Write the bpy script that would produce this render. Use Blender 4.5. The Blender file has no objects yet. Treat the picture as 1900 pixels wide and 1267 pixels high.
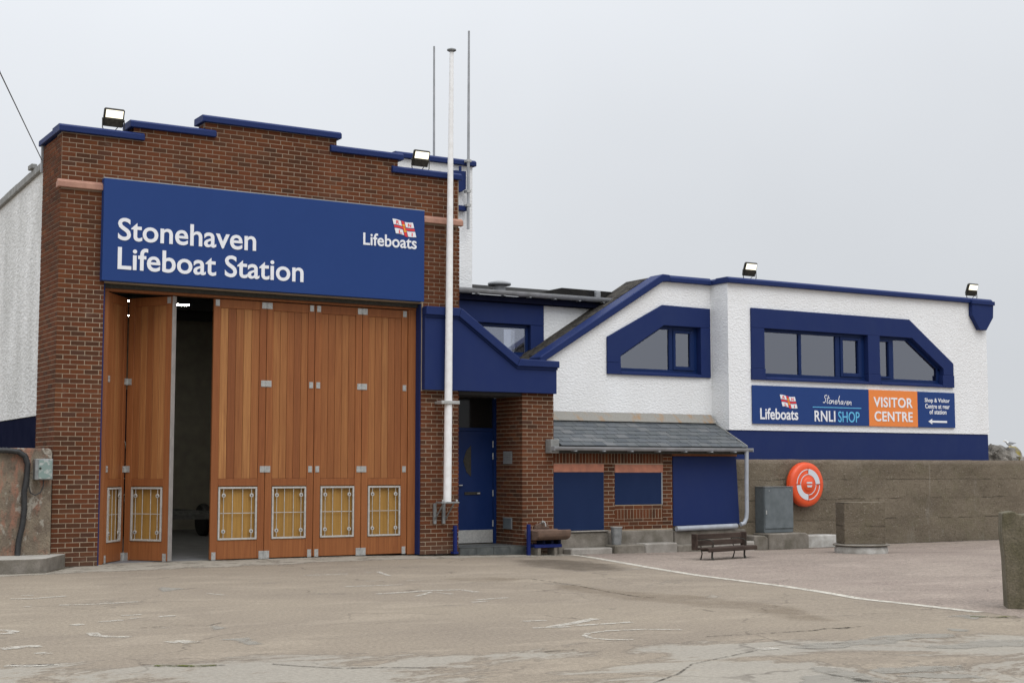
import bpy, bmesh, math, random
from mathutils import Vector, Matrix
random.seed(7)
S = bpy.context.scene
COL = S.collection

# ------------------------------------------------------------------ camera
PITCH = math.atan(235 / 2680); ALPHA = math.radians(31.15)
CAM = Vector((-5.542, -22.945, 1.52))
R_ = Vector((math.cos(ALPHA), -math.sin(ALPHA), 0))
FH = Vector((math.sin(ALPHA), math.cos(ALPHA), 0))
F_ = FH * math.cos(PITCH) + Vector((0, 0, math.sin(PITCH)))
U_ = -FH * math.sin(PITCH) + Vector((0, 0, math.cos(PITCH)))
cd = bpy.data.cameras.new('camera'); cam = bpy.data.objects.new('camera', cd); COL.objects.link(cam)
cam.matrix_world = Matrix(((R_.x, U_.x, -F_.x, CAM.x), (R_.y, U_.y, -F_.y, CAM.y), (R_.z, U_.z, -F_.z, CAM.z), (0, 0, 0, 1)))
cd.sensor_width = 36; cd.lens = 2680 / 1900 * 36; cd.clip_start = .1; cd.clip_end = 2000
S.camera = cam

# ------------------------------------------------------------------ sky and sun (overcast)
SUN_DIR = Vector((-0.05, -0.78, 1.05)).normalized()
w = bpy.data.worlds.new('World'); S.world = w; w.use_nodes = True
nt = w.node_tree; N = nt.nodes; L = nt.links; N.clear()
def wn(t, **k):
    n = N.new(t)
    for a, b in k.items(): setattr(n, a, b)
    return n
out = wn('ShaderNodeOutputWorld'); bg = wn('ShaderNodeBackground'); L.new(bg.outputs[0], out.inputs[0])
bg.inputs[1].default_value = 0.1
sky = wn('ShaderNodeTexSky', sky_type='NISHITA', sun_disc=False)
sky.sun_elevation = math.asin(SUN_DIR.z); sky.sun_rotation = math.atan2(SUN_DIR.x, SUN_DIR.y)
hs = wn('ShaderNodeHueSaturation'); hs.inputs['Saturation'].default_value = .35; L.new(sky.outputs[0], hs.inputs['Color'])
tc = wn('ShaderNodeTexCoord'); sp = wn('ShaderNodeSeparateXYZ'); L.new(tc.outputs['Generated'], sp.inputs[0])
def wm(op, a, b, clamp=False):
    n = wn('ShaderNodeMath', operation=op, use_clamp=clamp)
    for i, v in enumerate((a, b)):
        if hasattr(v, 'links'): L.new(v, n.inputs[i])
        else: n.inputs[i].default_value = v
    return n.outputs[0]
zc = wm('MAXIMUM', sp.outputs[2], 0.0)
grad = wm('ADD', wm('MULTIPLY', wm('POWER', zc, 1.7), 1.5), .70)                  # overcast: zenith brighter than the horizon
dt = wn('ShaderNodeVectorMath', operation='DOT_PRODUCT'); L.new(tc.outputs['Generated'], dt.inputs[0]); dt.inputs[1].default_value = (-.72, .5, .2)
grad = wm('ADD', grad, wm('MULTIPLY', dt.outputs['Value'], .14))
nz = wn('ShaderNodeTexNoise'); nz.inputs['Scale'].default_value = 2.6; nz.inputs['Detail'].default_value = 4; nz.inputs['Roughness'].default_value = .5
L.new(tc.outputs['Generated'], nz.inputs['Vector'])
grad = wm('ADD', grad, wm('MULTIPLY', wm('SUBTRACT', nz.outputs[0], .5), .16))
ov = wn('ShaderNodeMix', data_type='RGBA', blend_type='MULTIPLY'); ov.inputs[0].default_value = 1
ov.inputs[6].default_value = (8.65, 8.98, 9.45, 1)
cmb = wn('ShaderNodeCombineXYZ')
for i in range(3): L.new(grad, cmb.inputs[i])
L.new(cmb.outputs[0], ov.inputs[7])
mx = wn('ShaderNodeMix', data_type='RGBA'); mx.inputs[0].default_value = .94
L.new(hs.outputs[0], mx.inputs[6]); L.new(ov.outputs[2], mx.inputs[7]); L.new(mx.outputs[2], bg.inputs[0])
sd = bpy.data.lights.new('sun', 'SUN'); sd.energy = 1.0; sd.angle = math.radians(35); sd.color = (1, .97, .93)
sun = bpy.data.objects.new('sun', sd); COL.objects.link(sun); sun.rotation_euler = SUN_DIR.to_track_quat('Z', 'Y').to_euler()
S.view_settings.view_transform = 'Standard'; S.view_settings.look = 'None'
S.view_settings.exposure = .1; S.view_settings.gamma = 1; S.view_settings.use_curve_mapping = False

# ------------------------------------------------------------------ materials
def material(name):
    m = bpy.data.materials.new(name); m.use_nodes = True
    return m, m.node_tree, m.node_tree.nodes, m.node_tree.links, m.node_tree.nodes['Principled BSDF']
class NT:
    """small node helper bound to one material"""
    def __init__(s, name):
        s.m, s.t, s.n, s.l, s.b = material(name)
        s.geo = s.n.new('ShaderNodeNewGeometry')
    def link(s, v, inp):
        if hasattr(v, 'links'): s.l.new(v, inp)
        elif isinstance(v, (tuple, list)): inp.default_value = tuple(v) + ((1,) if len(v) == 3 and len(inp.default_value) == 4 else ())
        else: inp.default_value = v
    def vec(s, coords='pos', scale=(1, 1, 1), jitter=False):
        if coords == 'pos': src = s.geo.outputs['Position']
        else: src = s.n.new('ShaderNodeTexCoord').outputs['Object']
        mp = s.n.new('ShaderNodeMapping'); s.l.new(src, mp.inputs[0]); mp.inputs['Scale'].default_value = scale
        if jitter:
            oi = s.n.new('ShaderNodeObjectInfo'); k = s.math('MULTIPLY', oi.outputs['Random'], 37.)
            c = s.n.new('ShaderNodeCombineXYZ'); s.l.new(k, c.inputs[0]); s.l.new(k, c.inputs[2]); s.l.new(c.outputs[0], mp.inputs['Location'])
        return mp.outputs[0]
    def noise(s, v, scale, detail=5, rough=.55, dist=0):
        n = s.n.new('ShaderNodeTexNoise'); s.l.new(v, n.inputs['Vector'])
        n.inputs['Scale'].default_value = scale; n.inputs['Detail'].default_value = detail; n.inputs['Roughness'].default_value = rough; n.inputs['Distortion'].default_value = dist
        return n.outputs[0]
    def math(s, op, a, b=0., clamp=False):
        n = s.n.new('ShaderNodeMath'); n.operation = op; n.use_clamp = clamp
        s.link(a, n.inputs[0]); s.link(b, n.inputs[1]); return n.outputs[0]
    def ramp(s, f, lo, hi):
        n = s.n.new('ShaderNodeMapRange'); s.link(f, n.inputs[0]); n.inputs[1].default_value = lo; n.inputs[2].default_value = hi; n.clamp = True
        return n.outputs[0]
    def stops(s, f, st, interp='LINEAR'):
        n = s.n.new('ShaderNodeValToRGB'); s.link(f, n.inputs[0]); cr = n.color_ramp; cr.interpolation = interp
        while len(cr.elements) < len(st): cr.elements.new(.5)
        for e, (p, c) in zip(cr.elements, st): e.position = p; e.color = tuple(c) + (1,)
        return n.outputs[0]
    def mix(s, f, a, b, mode='MIX'):
        n = s.n.new('ShaderNodeMix'); n.data_type = 'RGBA'; n.blend_type = mode
        s.link(f, n.inputs[0]); s.link(a, n.inputs[6]); s.link(b, n.inputs[7]); return n.outputs[2]
    def scale(s, c, f):
        n = s.n.new('ShaderNodeVectorMath'); n.operation = 'SCALE'; s.link(c, n.inputs[0]); s.link(f, n.inputs['Scale']); return n.outputs[0]
    def sep(s, v):
        n = s.n.new('ShaderNodeSeparateXYZ'); s.l.new(v, n.inputs[0]); return n.outputs
    def rnd(s):
        oi = s.n.new('ShaderNodeObjectInfo'); at = s.n.new('ShaderNodeAttribute'); at.attribute_name = 'rnd'
        return s.math('FRACT', s.math('ADD', oi.outputs['Random'], at.outputs['Fac']))
    def bump(s, h, strength, dist=.01):
        n = s.n.new('ShaderNodeBump'); n.inputs['Strength'].default_value = strength; n.inputs['Distance'].default_value = dist
        s.l.new(h, n.inputs['Height']); s.l.new(n.outputs[0], s.b.inputs['Normal'])
    def done(s, col, rough=.7, metal=0., spec=.5):
        s.link(col, s.b.inputs['Base Color']); s.link(rough, s.b.inputs['Roughness']); s.b.inputs['Metallic'].default_value = metal
        s.b.inputs['Specular IOR Level'].default_value = spec
        return s.m

def surf(name, c1, c2=None, scale=2., rough=.7, speck=0., speck_scale=60., bump=0., bscale=40., bdist=.01, metal=0., spec=.5, coords='pos', stretch=(1, 1, 1), lo=.35, hi=.65, objvar=0.):
    t = NT(name); v = t.vec(coords, stretch)
    c = c1
    if c2: c = t.mix(t.ramp(t.noise(v, scale), lo, hi), c1, c2)
    if speck: c = t.scale(c, t.math('ADD', t.math('MULTIPLY', t.noise(v, speck_scale, 3), 2 * speck), 1 - speck))
    if objvar: c = t.scale(c, t.math('ADD', t.math('MULTIPLY', t.rnd(), 2 * objvar), 1 - objvar))
    if bump: t.bump(t.noise(v, bscale, 4), bump, bdist)
    return t.done(c, rough, metal, spec)

def m_brick():
    t = NT('brick'); v = t.vec()
    c = t.stops(t.rnd(), [(0, (.070, .032, .019)), (.16, (.100, .039, .020)), (.3, (.128, .042, .019)), (.46, (.146, .046, .020)), (.6, (.110, .039, .019)), (.76, (.165, .055, .022)), (.88, (.122, .039, .018)), (.95, (.085, .040, .027)), (1, (.178, .064, .025))])
    f = t.ramp(t.noise(v, 28, 5, .7), .3, .75)
    c = t.mix(t.math('MULTIPLY', f, .45), c, (.09, .05, .035))
    big = t.ramp(t.noise(v, .9, 4), .38, .66)
    c = t.scale(c, t.math('ADD', t.math('MULTIPLY', big, .3), .82))
    eff = t.math('MULTIPLY', t.ramp(t.noise(v, 3.2, 6, .65), .64, .78), .28)      # lime bloom
    c = t.mix(eff, c, (.30, .24, .2))
    z = t.sep(t.geo.outputs['Position'])[2]
    low = t.math('MULTIPLY', t.ramp(t.math('ADD', z, t.math('MULTIPLY', t.noise(v, 6), .25)), .42, .1), .5)
    c = t.mix(low, c, (.11, .085, .065))
    t.bump(t.noise(v, 110, 4), .35, .004)
    return t.done(c, .9, 0, .08)
def m_mortar():
    t = NT('mortar'); v = t.vec()
    c = t.mix(t.ramp(t.noise(v, 1.2, 4), .35, .65), (.46, .375, .275), (.36, .285, .205))
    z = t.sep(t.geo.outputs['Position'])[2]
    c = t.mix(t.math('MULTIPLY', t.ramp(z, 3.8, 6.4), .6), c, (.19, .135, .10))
    t.bump(t.noise(v, 150, 3), .4, .004)
    return t.done(c, .95, 0, .2)
def m_render(name, base, dirty, amt, scale=34., bs=.9, st=(.7, .7, 1.25), sp=.11):
    t = NT(name); v = t.vec('pos', st)
    vr = t.n.new('ShaderNodeTexVoronoi'); t.l.new(v, vr.inputs['Vector']); vr.inputs['Scale'].default_value = scale; vr.feature = 'SMOOTH_F1'
    n = t.noise(v, scale * .8, 4, .6)
    h = t.math('ADD', vr.outputs['Distance'], t.math('MULTIPLY', n, 1.2))
    d = t.math('MULTIPLY', t.ramp(t.noise(t.vec('pos', (1, 1, .45)), 1.1, 6, .62), .36, .72), amt)
    d = t.math('MAXIMUM', d, t.math('MULTIPLY', t.ramp(t.noise(t.vec('pos', (4.5, 4.5, .35)), 1., 5, .6), .60, .78), amt * 1.1))
    c = t.mix(d, base, dirty)
    c = t.scale(c, t.math('ADD', t.math('MULTIPLY', n, 2 * sp), 1 - sp))
    t.bump(h, bs, .02)
    return t.done(c, .9, 0, .3)
def m_paint(name, c, dirty=None, amt=.25, rough=.55, bump=.08):
    t = NT(name); v = t.vec()
    d = dirty or tuple(x * 1.6 + .01 for x in c)
    f = t.math('MULTIPLY', t.ramp(t.noise(t.vec('pos', (1, 1, .5)), 2.3, 7, .65), .42, .75), amt)
    k = t.mix(f, c, d)
    t.bump(t.noise(v, 26, 3), bump, .006)
    return t.done(k, t.math('ADD', t.math('MULTIPLY', t.noise(v, 5), .25), rough - .12), 0, .16)
def m_wood(name, cols, dark):
    t = NT(name); v = t.vec('obj', (16, 16, .55), True)
    n1 = t.noise(v, 1.0, 5, .6, 1.4); v2 = t.vec('obj', (130, 130, 2.2), True); n2 = t.noise(v2, 1.0, 4, .6, .4)
    base = t.stops(t.rnd(), cols)
    c = t.mix(t.math('MULTIPLY', t.ramp(n1, .35, .72), .62), base, dark)
    c = t.scale(c, t.math('ADD', t.math('MULTIPLY', n2, .8), .68))
    t.bump(n2, .12, .002)
    return t.done(c, .5, 0, .2)
def m_ground(name, a, b, c3, grain, coarse, wear=0.):
    t = NT(name); v = t.vec()
    c = t.mix(t.ramp(t.noise(v, .35, 6, .6), .36, .66), a, b)
    c = t.mix(t.math('MULTIPLY', t.ramp(t.noise(t.vec('pos', (.6, 1.6, 1)), .55, 7, .68, .6), .5, .78), .7), c, c3)
    c = t.mix(t.math('MULTIPLY', t.ramp(t.noise(t.vec('pos', (.5, 1.1, 1)), 1.3, 8, .7, .4), .53, .60), .35), c, tuple(x * 1.22 + .012 for x in a))
    g = t.noise(v, grain, 3, .7); g2 = t.noise(v, grain * 4.3, 2, .6)
    c = t.scale(c, t.math('ADD', t.math('MULTIPLY', t.math('SUBTRACT', g, .5), coarse), 1.))
    c = t.scale(c, t.math('ADD', t.math('MULTIPLY', t.math('SUBTRACT', g2, .5), coarse), 1.))
    if wear:                                             # the surface is broken up and paler in a belt across the yard
        pp = t.sep(t.geo.outputs['Position'])
        y = t.math('ADD', t.math('MULTIPLY', pp[0], -0.259), t.math('MULTIPLY', pp[1], -0.966))
        belt = t.ramp(y, 11.32, 12.07)
        n = t.math('ADD', t.noise(t.vec('pos', (.55, 1.0, 1)), .9, 9, .70, .5), t.math('MULTIPLY', t.math('SUBTRACT', belt, 1.), .16))
        m = t.ramp(n, .482, .525)
        pale = t.scale((.325, .305, .265), t.math('ADD', t.math('MULTIPLY', t.noise(v, 24, 5, .75), 1.3), .33))
        c = t.mix(t.math('MULTIPLY', m, wear), c, pale)
        rim = t.math('MULTIPLY', t.math('MULTIPLY', t.ramp(n, .46, .478), t.math('SUBTRACT', 1., t.ramp(n, .482, .50))), .45)
        c = t.mix(rim, c, (.10, .085, .07))
    # hairline cracks
    w = t.n.new('ShaderNodeTexVoronoi'); w.feature = 'DISTANCE_TO_EDGE'; w.inputs['Scale'].default_value = .42
    jit = t.n.new('ShaderNodeTexNoise'); jit.inputs['Scale'].default_value = 1.3; jit.inputs['Detail'].default_value = 6; t.l.new(v, jit.inputs['Vector'])
    ad = t.n.new('ShaderNodeVectorMath'); ad.operation = 'MULTIPLY_ADD'; t.l.new(jit.outputs['Color'], ad.inputs[0]); ad.inputs[1].default_value = (1.1, 1.1, 0); t.l.new(v, ad.inputs[2]); t.l.new(ad.outputs[0], w.inputs['Vector'])
    ck = t.math('MULTIPLY', t.math('SUBTRACT', 1., t.ramp(w.outputs['Distance'], .002, .009)), t.ramp(t.noise(v, .8, 4), .46, .6))
    c = t.mix(t.math('MULTIPLY', ck, .55), c, (.09, .073, .058))
    pale = t.math('MULTIPLY', t.ramp(t.noise(v, 46, 2, .5), .66, .72), .55)
    c = t.mix(pale, c, (.46, .42, .37))
    dk = t.math('MULTIPLY', t.ramp(t.noise(v, 19, 5, .7), .63, .72), .45)
    c = t.mix(dk, c, (.11, .09, .072))
    h = t.math('ADD', g, t.math('MULTIPLY', t.noise(v, 2.2, 5), 1.6))
    t.bump(h, .6, .015)
    return t.done(c, .95, 0, .15)
def m_worn(name, c, thr, scale, soft=.06, rough=.9, stretch=(1, 1, 1), amount=1., feather=0.):
    """thin worn coat or painted shade on the ground: chips away where the noise is low"""
    t = NT(name); v = t.vec('pos', stretch)
    n = t.math('ADD', t.math('MULTIPLY', t.noise(v, scale, 7, .72), .75), t.math('MULTIPLY', t.noise(v, scale * 7, 3, .6), .25))
    if feather:
        at = t.n.new('ShaderNodeAttribute'); at.attribute_name = 'inner'
        n = t.math('ADD', n, t.math('MULTIPLY', t.math('SUBTRACT', at.outputs['Fac'], 1.), feather))
    col = t.mix(t.noise(v, 9, 4), c, tuple(x * .74 for x in c))
    t.done(col, rough, 0, .1)
    tr = t.n.new('ShaderNodeBsdfTransparent'); ms = t.n.new('ShaderNodeMixShader'); o = t.n['Material Output']
    t.l.new(t.math('MULTIPLY', t.ramp(n, thr - soft, thr + soft), amount), ms.inputs[0]); t.l.new(tr.outputs[0], ms.inputs[1]); t.l.new(t.b.outputs[0], ms.inputs[2]); t.l.new(ms.outputs[0], o.inputs[0])
    return t.m
def m_concrete_wall():
    t = NT('sea_wall_concrete'); v = t.vec()
    c = t.mix(t.ramp(t.noise(t.vec('pos', (.7, .7, 1.5)), 1.0, 8, .7), .36, .66), (.215, .178, .130), (.140, .114, .083))
    c = t.mix(t.math('MULTIPLY', t.ramp(t.noise(v, 2.7, 8, .72), .5, .68), .5), c, (.155, .138, .085))
    c = t.mix(t.math('MULTIPLY', t.ramp(t.noise(t.vec('pos', (1, 1, .35)), 1.9, 8, .7), .60, .70), .45), c, (.27, .25, .215))
    c = t.mix(t.math('MULTIPLY', t.ramp(t.noise(v, 30, 3, .6), .62, .69), .65), c, (.36, .31, .26))
    c = t.mix(t.math('MULTIPLY', t.ramp(t.noise(v, 21, 5, .75), .58, .68), .7), c, (.045, .037, .028))
    c = t.mix(t.math('MULTIPLY', t.ramp(t.noise(v, 10, 6, .8), .54, .66), .55), c, (.066, .053, .036))
    c = t.mix(t.math('MULTIPLY', t.ramp(t.noise(t.vec('pos', (1, 1, 1.3)), 13, 5, .8), .58, .68), .6), c, (.30, .26, .205))
    z = t.sep(t.geo.outputs['Position'])[2]
    zz = t.math('ADD', z, t.math('MULTIPLY', t.noise(v, 1.6, 5), .10))
    for lv in (.42, .86, 1.28):
        ln_ = t.math('SUBTRACT', 1., t.ramp(t.math('ABSOLUTE', t.math('SUBTRACT', zz, lv + .05)), .006, .02))
        c = t.mix(t.math('MULTIPLY', t.math('MULTIPLY', ln_, t.ramp(t.noise(v, 2.2, 5), .42, .6)), .7), c, (.045, .036, .026))
    c = t.mix(t.math('MULTIPLY', t.ramp(t.noise(t.vec('pos', (6, 6, .3)), 1., 6, .6), .66, .74), .4), c, (.33, .30, .26))
    c = t.mix(t.math('MULTIPLY', t.ramp(t.math('ADD', z, t.math('MULTIPLY', t.noise(v, 5), .12)), 1.66, 1.74), .7), c, (.30, .25, .20))
    t.bump(t.math('ADD', t.noise(v, 26, 6, .75), t.math('MULTIPLY', t.noise(v, 5, 5), 1.0)), 1., .03)
    return t.done(c, .95, 0, .2)
def m_old_wall():
    t = NT('peeling_wall'); v = t.vec()
    c = t.mix(t.ramp(t.noise(v, 3.2, 8, .72), .4, .62), (.25, .205, .15), (.14, .11, .085))
    c = t.mix(t.math('MULTIPLY', t.ramp(t.noise(t.vec('pos', (1.6, 1.6, .6)), 2.3, 9, .72), .50, .62), .8), c, (.36, .17, .115))
    c = t.mix(t.math('MULTIPLY', t.ramp(t.noise(t.vec('pos', (1.3, 1.3, .8)), 3.4, 8, .7, .5), .55, .6), .85), c, (.36, .33, .28))
    c = t.mix(t.math('MULTIPLY', t.ramp(t.noise(v, 14, 5, .75), .57, .63), .7), c, (.09, .07, .055))
    t.bump(t.math('ADD', t.noise(v, 9, 7, .7), t.noise(v, 50, 3)), .8, .02)
    return t.done(c, .92, 0, .2)
def m_glass():
    t = NT('window_glass'); o = t.n['Material Output']
    tr = t.n.new('ShaderNodeBsdfTransparent'); tr.inputs[0].default_value = (.62, .64, .68, 1)
    gl = t.n.new('ShaderNodeBsdfGlossy'); gl.inputs['Roughness'].default_value = .015; gl.inputs['Color'].default_value = (.86, .89, 1, 1)
    fr = t.n.new('ShaderNodeFresnel'); fr.inputs[0].default_value = 1.8
    ms = t.n.new('ShaderNodeMixShader'); t.l.new(t.math('ADD', fr.outputs[0], .21), ms.inputs[0]); t.l.new(tr.outputs[0], ms.inputs[1]); t.l.new(gl.outputs[0], ms.inputs[2]); t.l.new(ms.outputs[0], o.inputs[0])
    return t.m
def m_emit(name, c, s):
    t = NT(name); t.done((.8, .8, .8)); t.b.inputs['Emission Color'].default_value = c + (1,); t.b.inputs['Emission Strength'].default_value = s; return t.m
def m_slate():
    t = NT('slate'); v = t.vec()
    c = t.stops(t.rnd(), [(0, (.07, .08, .09)), (.35, (.105, .115, .125)), (.7, (.085, .095, .10)), (1, (.145, .15, .155))])
    c = t.mix(t.math('MULTIPLY', t.ramp(t.noise(v, 7, 6, .7), .5, .75), .4), c, (.14, .14, .13))
    t.bump(t.noise(t.vec('pos', (1, 3, 3)), 24, 4), .5, .006)
    return t.done(c, .6, 0, .4)

BRICK = m_brick(); MORTAR = m_mortar()
WHITE = m_render('white_roughcast', (.82, .83, .84), (.66, .65, .63), .35, 31., .5)
SIDEW = m_render('weathered_roughcast', (.74, .74, .73), (.47, .47, .45), .75, 26., .55, (1, .38, 1), .4)
BLUE = m_paint('blue_paint', (.0125, .026, .108), (.023, .039, .112), .4)
BOARD = m_paint('navy_board_paint', (.008, .021, .070), None, .15, .55)
BLUE_D = m_paint('blue_door_paint', (.007, .021, .088), None, .2, .35)
BLUE_SIGN = m_paint('blue_sign_vinyl', (.0185, .050, .185), None, .06, .5, .0)
BLUE_BRIGHT = m_paint('bright_blue_paint', (.011, .020, .115), None, .3, .5)
NAVY = surf('navy_masonry_paint', (.010, .012, .028), (.014, .016, .034), 3, 1., spec=0.)
WOOD = m_wood('iroko_planks', [(0, (.29, .115, .040)), (.2, (.245, .091, .032)), (.38, (.36, .162, .057)), (.52, (.27, .102, .036)), (.66, (.205, .073, .027)), (.8, (.41, .195, .070)), (.9, (.245, .09, .032)), (1, (.32, .133, .046))], (.17, .053, .02))
FRAMEW = m_wood('iroko_frame', [(0, (.265, .097, .034)), (.5, (.30, .115, .040)), (1, (.24, .085, .03))], (.165, .05, .019))
PLYW = m_wood('varnished_backing', [(0, (.34, .19, .05)), (1, (.38, .21, .055))], (.21, .115, .03))
FRAMEM = surf('light_grille_metal', (.50, .485, .46), (.40, .385, .36), 20, .5, metal=.1)
STEEL = surf('stainless_plate', (.50, .50, .48), (.38, .38, .37), 30, .45, metal=.45, bump=.1, bscale=200)
GALV = surf('galvanised_steel', (.33, .34, .34), (.22, .23, .23), 14, .5, metal=.6, bump=.2, bscale=80)
ALU = surf('grey_edge_metal', (.36, .33, .31), (.3, .28, .26), 8, .5, metal=.2)
GUTTER = surf('grey_gutter', (.34, .35, .37), (.26, .27, .28), 5, .45, speck=.12)
PIPE = surf('silver_pipe', (.42, .45, .50), (.34, .36, .39), 6, .4, spec=.35)
PINK = surf('pink_sandstone', (.43, .235, .17), (.33, .17, .125), 5, .85, speck=.15, bump=.3, bscale=60)
PINKL = surf('pink_lintel', (.56, .23, .145), (.42, .17, .11), 7, .8, speck=.15, bump=.3)
SLATE = m_slate()
LEAD = surf('rust_stained_lead', (.27, .26, .235), (.33, .205, .11), 5.5, .9, speck=.3, bump=.3, bscale=20, lo=.54, hi=.70, stretch=(1, .4, .4), spec=.1)
DARKROOF = surf('dark_roofing', (.017, .017, .018), (.032, .030, .028), 5, .95, spec=.1, speck=.3, bump=.6, bscale=24, bdist=.03)
MOSSROOF = surf('mossy_tiles', (.034, .031, .030), (.075, .068, .056), 7, .95, spec=.1, speck=.4, bump=.9, bscale=12, bdist=.05)
COPING_GREY = surf('grey_coping_stone', (.30, .30, .29), (.2, .2, .19), 7, .85, speck=.25, bump=.5)
CONC = surf('pale_concrete', (.36, .335, .30), (.22, .20, .175), 3.1, .9, speck=.25, bump=.5, bscale=36)
CONC_TOP = surf('pale_slab_top', (.42, .40, .36), (.33, .31, .275), 4, .9, speck=.25, bump=.5, bscale=36)
CONC_D = surf('stained_concrete', (.23, .205, .175), (.13, .115, .09), 4.2, .92, speck=.3, bump=.6, bscale=30)
CONC_W = surf('whitewashed_concrete', (.50, .49, .46), (.30, .28, .25), 5, .85, speck=.2, bump=.4)
SEAW = m_concrete_wall(); OLDW = m_old_wall()
MOSSY = surf('mossy_concrete', (.142, .120, .083), (.09, .079, .045), 5, .95, speck=.6, speck_scale=38, bump=.7, bscale=40, bdist=.015)
GLASS = m_glass(); DARKGLASS = surf('dark_glass', (.012, .012, .012), None, rough=.08, spec=.3); WPAINT = surf('white_pole_paint', (.87, .87, .87), (.78, .77, .76), 9, .45, speck=.04)
LETTER = surf('white_lettering', (.80, .81, .84), None, rough=.5)
ORANGE = surf('orange_panel', (.80, .23, .045), None, rough=.5)
SKYBLUE = surf('light_blue_lettering', (.12, .48, .76), None, rough=.5)
RED = surf('red_flag', (.72, .035, .035), None, rough=.5); YELLOW = surf('yellow_anchor', (.85, .48, .03), None, rough=.5)
BLACKM = surf('black_metal', (.022, .020, .015), (.045, .041, .032), 20, .5, spec=.3)
RUBBER = surf('black_hose', (.014, .014, .016), (.03, .03, .03), 12, .5)
PLASTIC_O = surf('orange_plastic', (.80, .095, .022), (.72, .08, .02), 4, .38, speck=.05)
REFLECT = surf('reflective_tape', (.62, .66, .70), None, rough=.4)
CABG = surf('grey_cabinet_paint', (.135, .155, .165), (.10, .118, .125), 7, .55, speck=.15)
BENCHW = surf('weathered_bench_wood', (.038, .026, .021), (.075, .052, .042), 9, .85, spec=.2, stretch=(.2, 1, 1), bump=.4, bscale=60, coords='obj')
STONE = surf('brown_trough_stone', (.17, .105, .075), (.11, .07, .05), 8, .85, speck=.3, bump=.6)
ROCK = surf('shore_rock', (.20, .18, .155), (.11, .10, .085), 2.4, .95, speck=.45, speck_scale=14, bump=1., bscale=6, bdist=.1)
ROCKY = surf('lichen_rock', (.23, .215, .195), (.27, .22, .06), 1.9, .95, speck=.4, speck_scale=14, bump=1., bscale=6, bdist=.1, lo=.58, hi=.66)
TILE = surf('dark_step_tile', (.05, .055, .055), (.09, .095, .09), 9, .5, speck=.3, objvar=.25)
LENS = m_emit('lit_floodlight_lens', (1., .91, .63), 1.3); STRIP = m_emit('lit_strip', (1., .97, .85), 110.)
INNER = surf('interior_plaster', (.42, .40, .34), (.33, .31, .27), 3, .9)
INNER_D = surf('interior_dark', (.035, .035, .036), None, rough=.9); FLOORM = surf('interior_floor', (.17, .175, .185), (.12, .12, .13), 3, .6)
ROOMW = surf('room_plaster', (.30, .30, .31), None, rough=.9); CURTAIN = surf('pale_curtain', (.75, .74, .70), (.6, .6, .57), 8, .9, stretch=(6, 1, .2))
GULLW = surf('white_feathers', (.80, .80, .79), None, rough=.8); GULLG = surf('grey_feathers', (.30, .31, .33), None, rough=.8); BEAK = surf('yellow_beak', (.7, .42, .05), None, rough=.5)
GROUND = m_ground('worn_concrete_ground', (.272, .228, .175), (.232, .193, .151), (.190, .158, .126), 26, 1.1, .62)
TARMAC = m_ground('pinkish_tarmac', (.290, .240, .200), (.245, .198, .168), (.21, .172, .146), 20, 1.5)
APRON = m_worn('pale_apron_concrete', (.37, .335, .28), .42, 2.2, .09, feather=.3)
LINE = m_worn('white_line_paint', (.60, .56, .48), .43, 8, .07)
FAINT = m_worn('faded_paint', (.58, .54, .47), .475, 9, .07, amount=.85)
PATCH = m_worn('bare_concrete_patch', (.35, .325, .28), .43, 3.6, .07, amount=.75, feather=.3)
RUBBLE = m_worn('broken_surface', (.35, .33, .30), .49, 9, .05, amount=.85, feather=.2)
CRACK = m_worn('crack_dirt', (.06, .05, .04), .50, 10, .06, amount=.75)
STAIN = m_worn('rusty_damp_stain', (.19, .135, .085), .47, 1.7, .16, amount=.28, feather=.35)
SHADOW_BLUR = m_worn('painted_shadow_blur', (.11, .088, .068), .40, 1.5, .15, amount=.42, feather=.4)  # dark coat that paints a blurred shadow into the ground colour
MOSS = m_worn('green_moss', (.10, .115, .02), .5, 9, .04)

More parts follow.
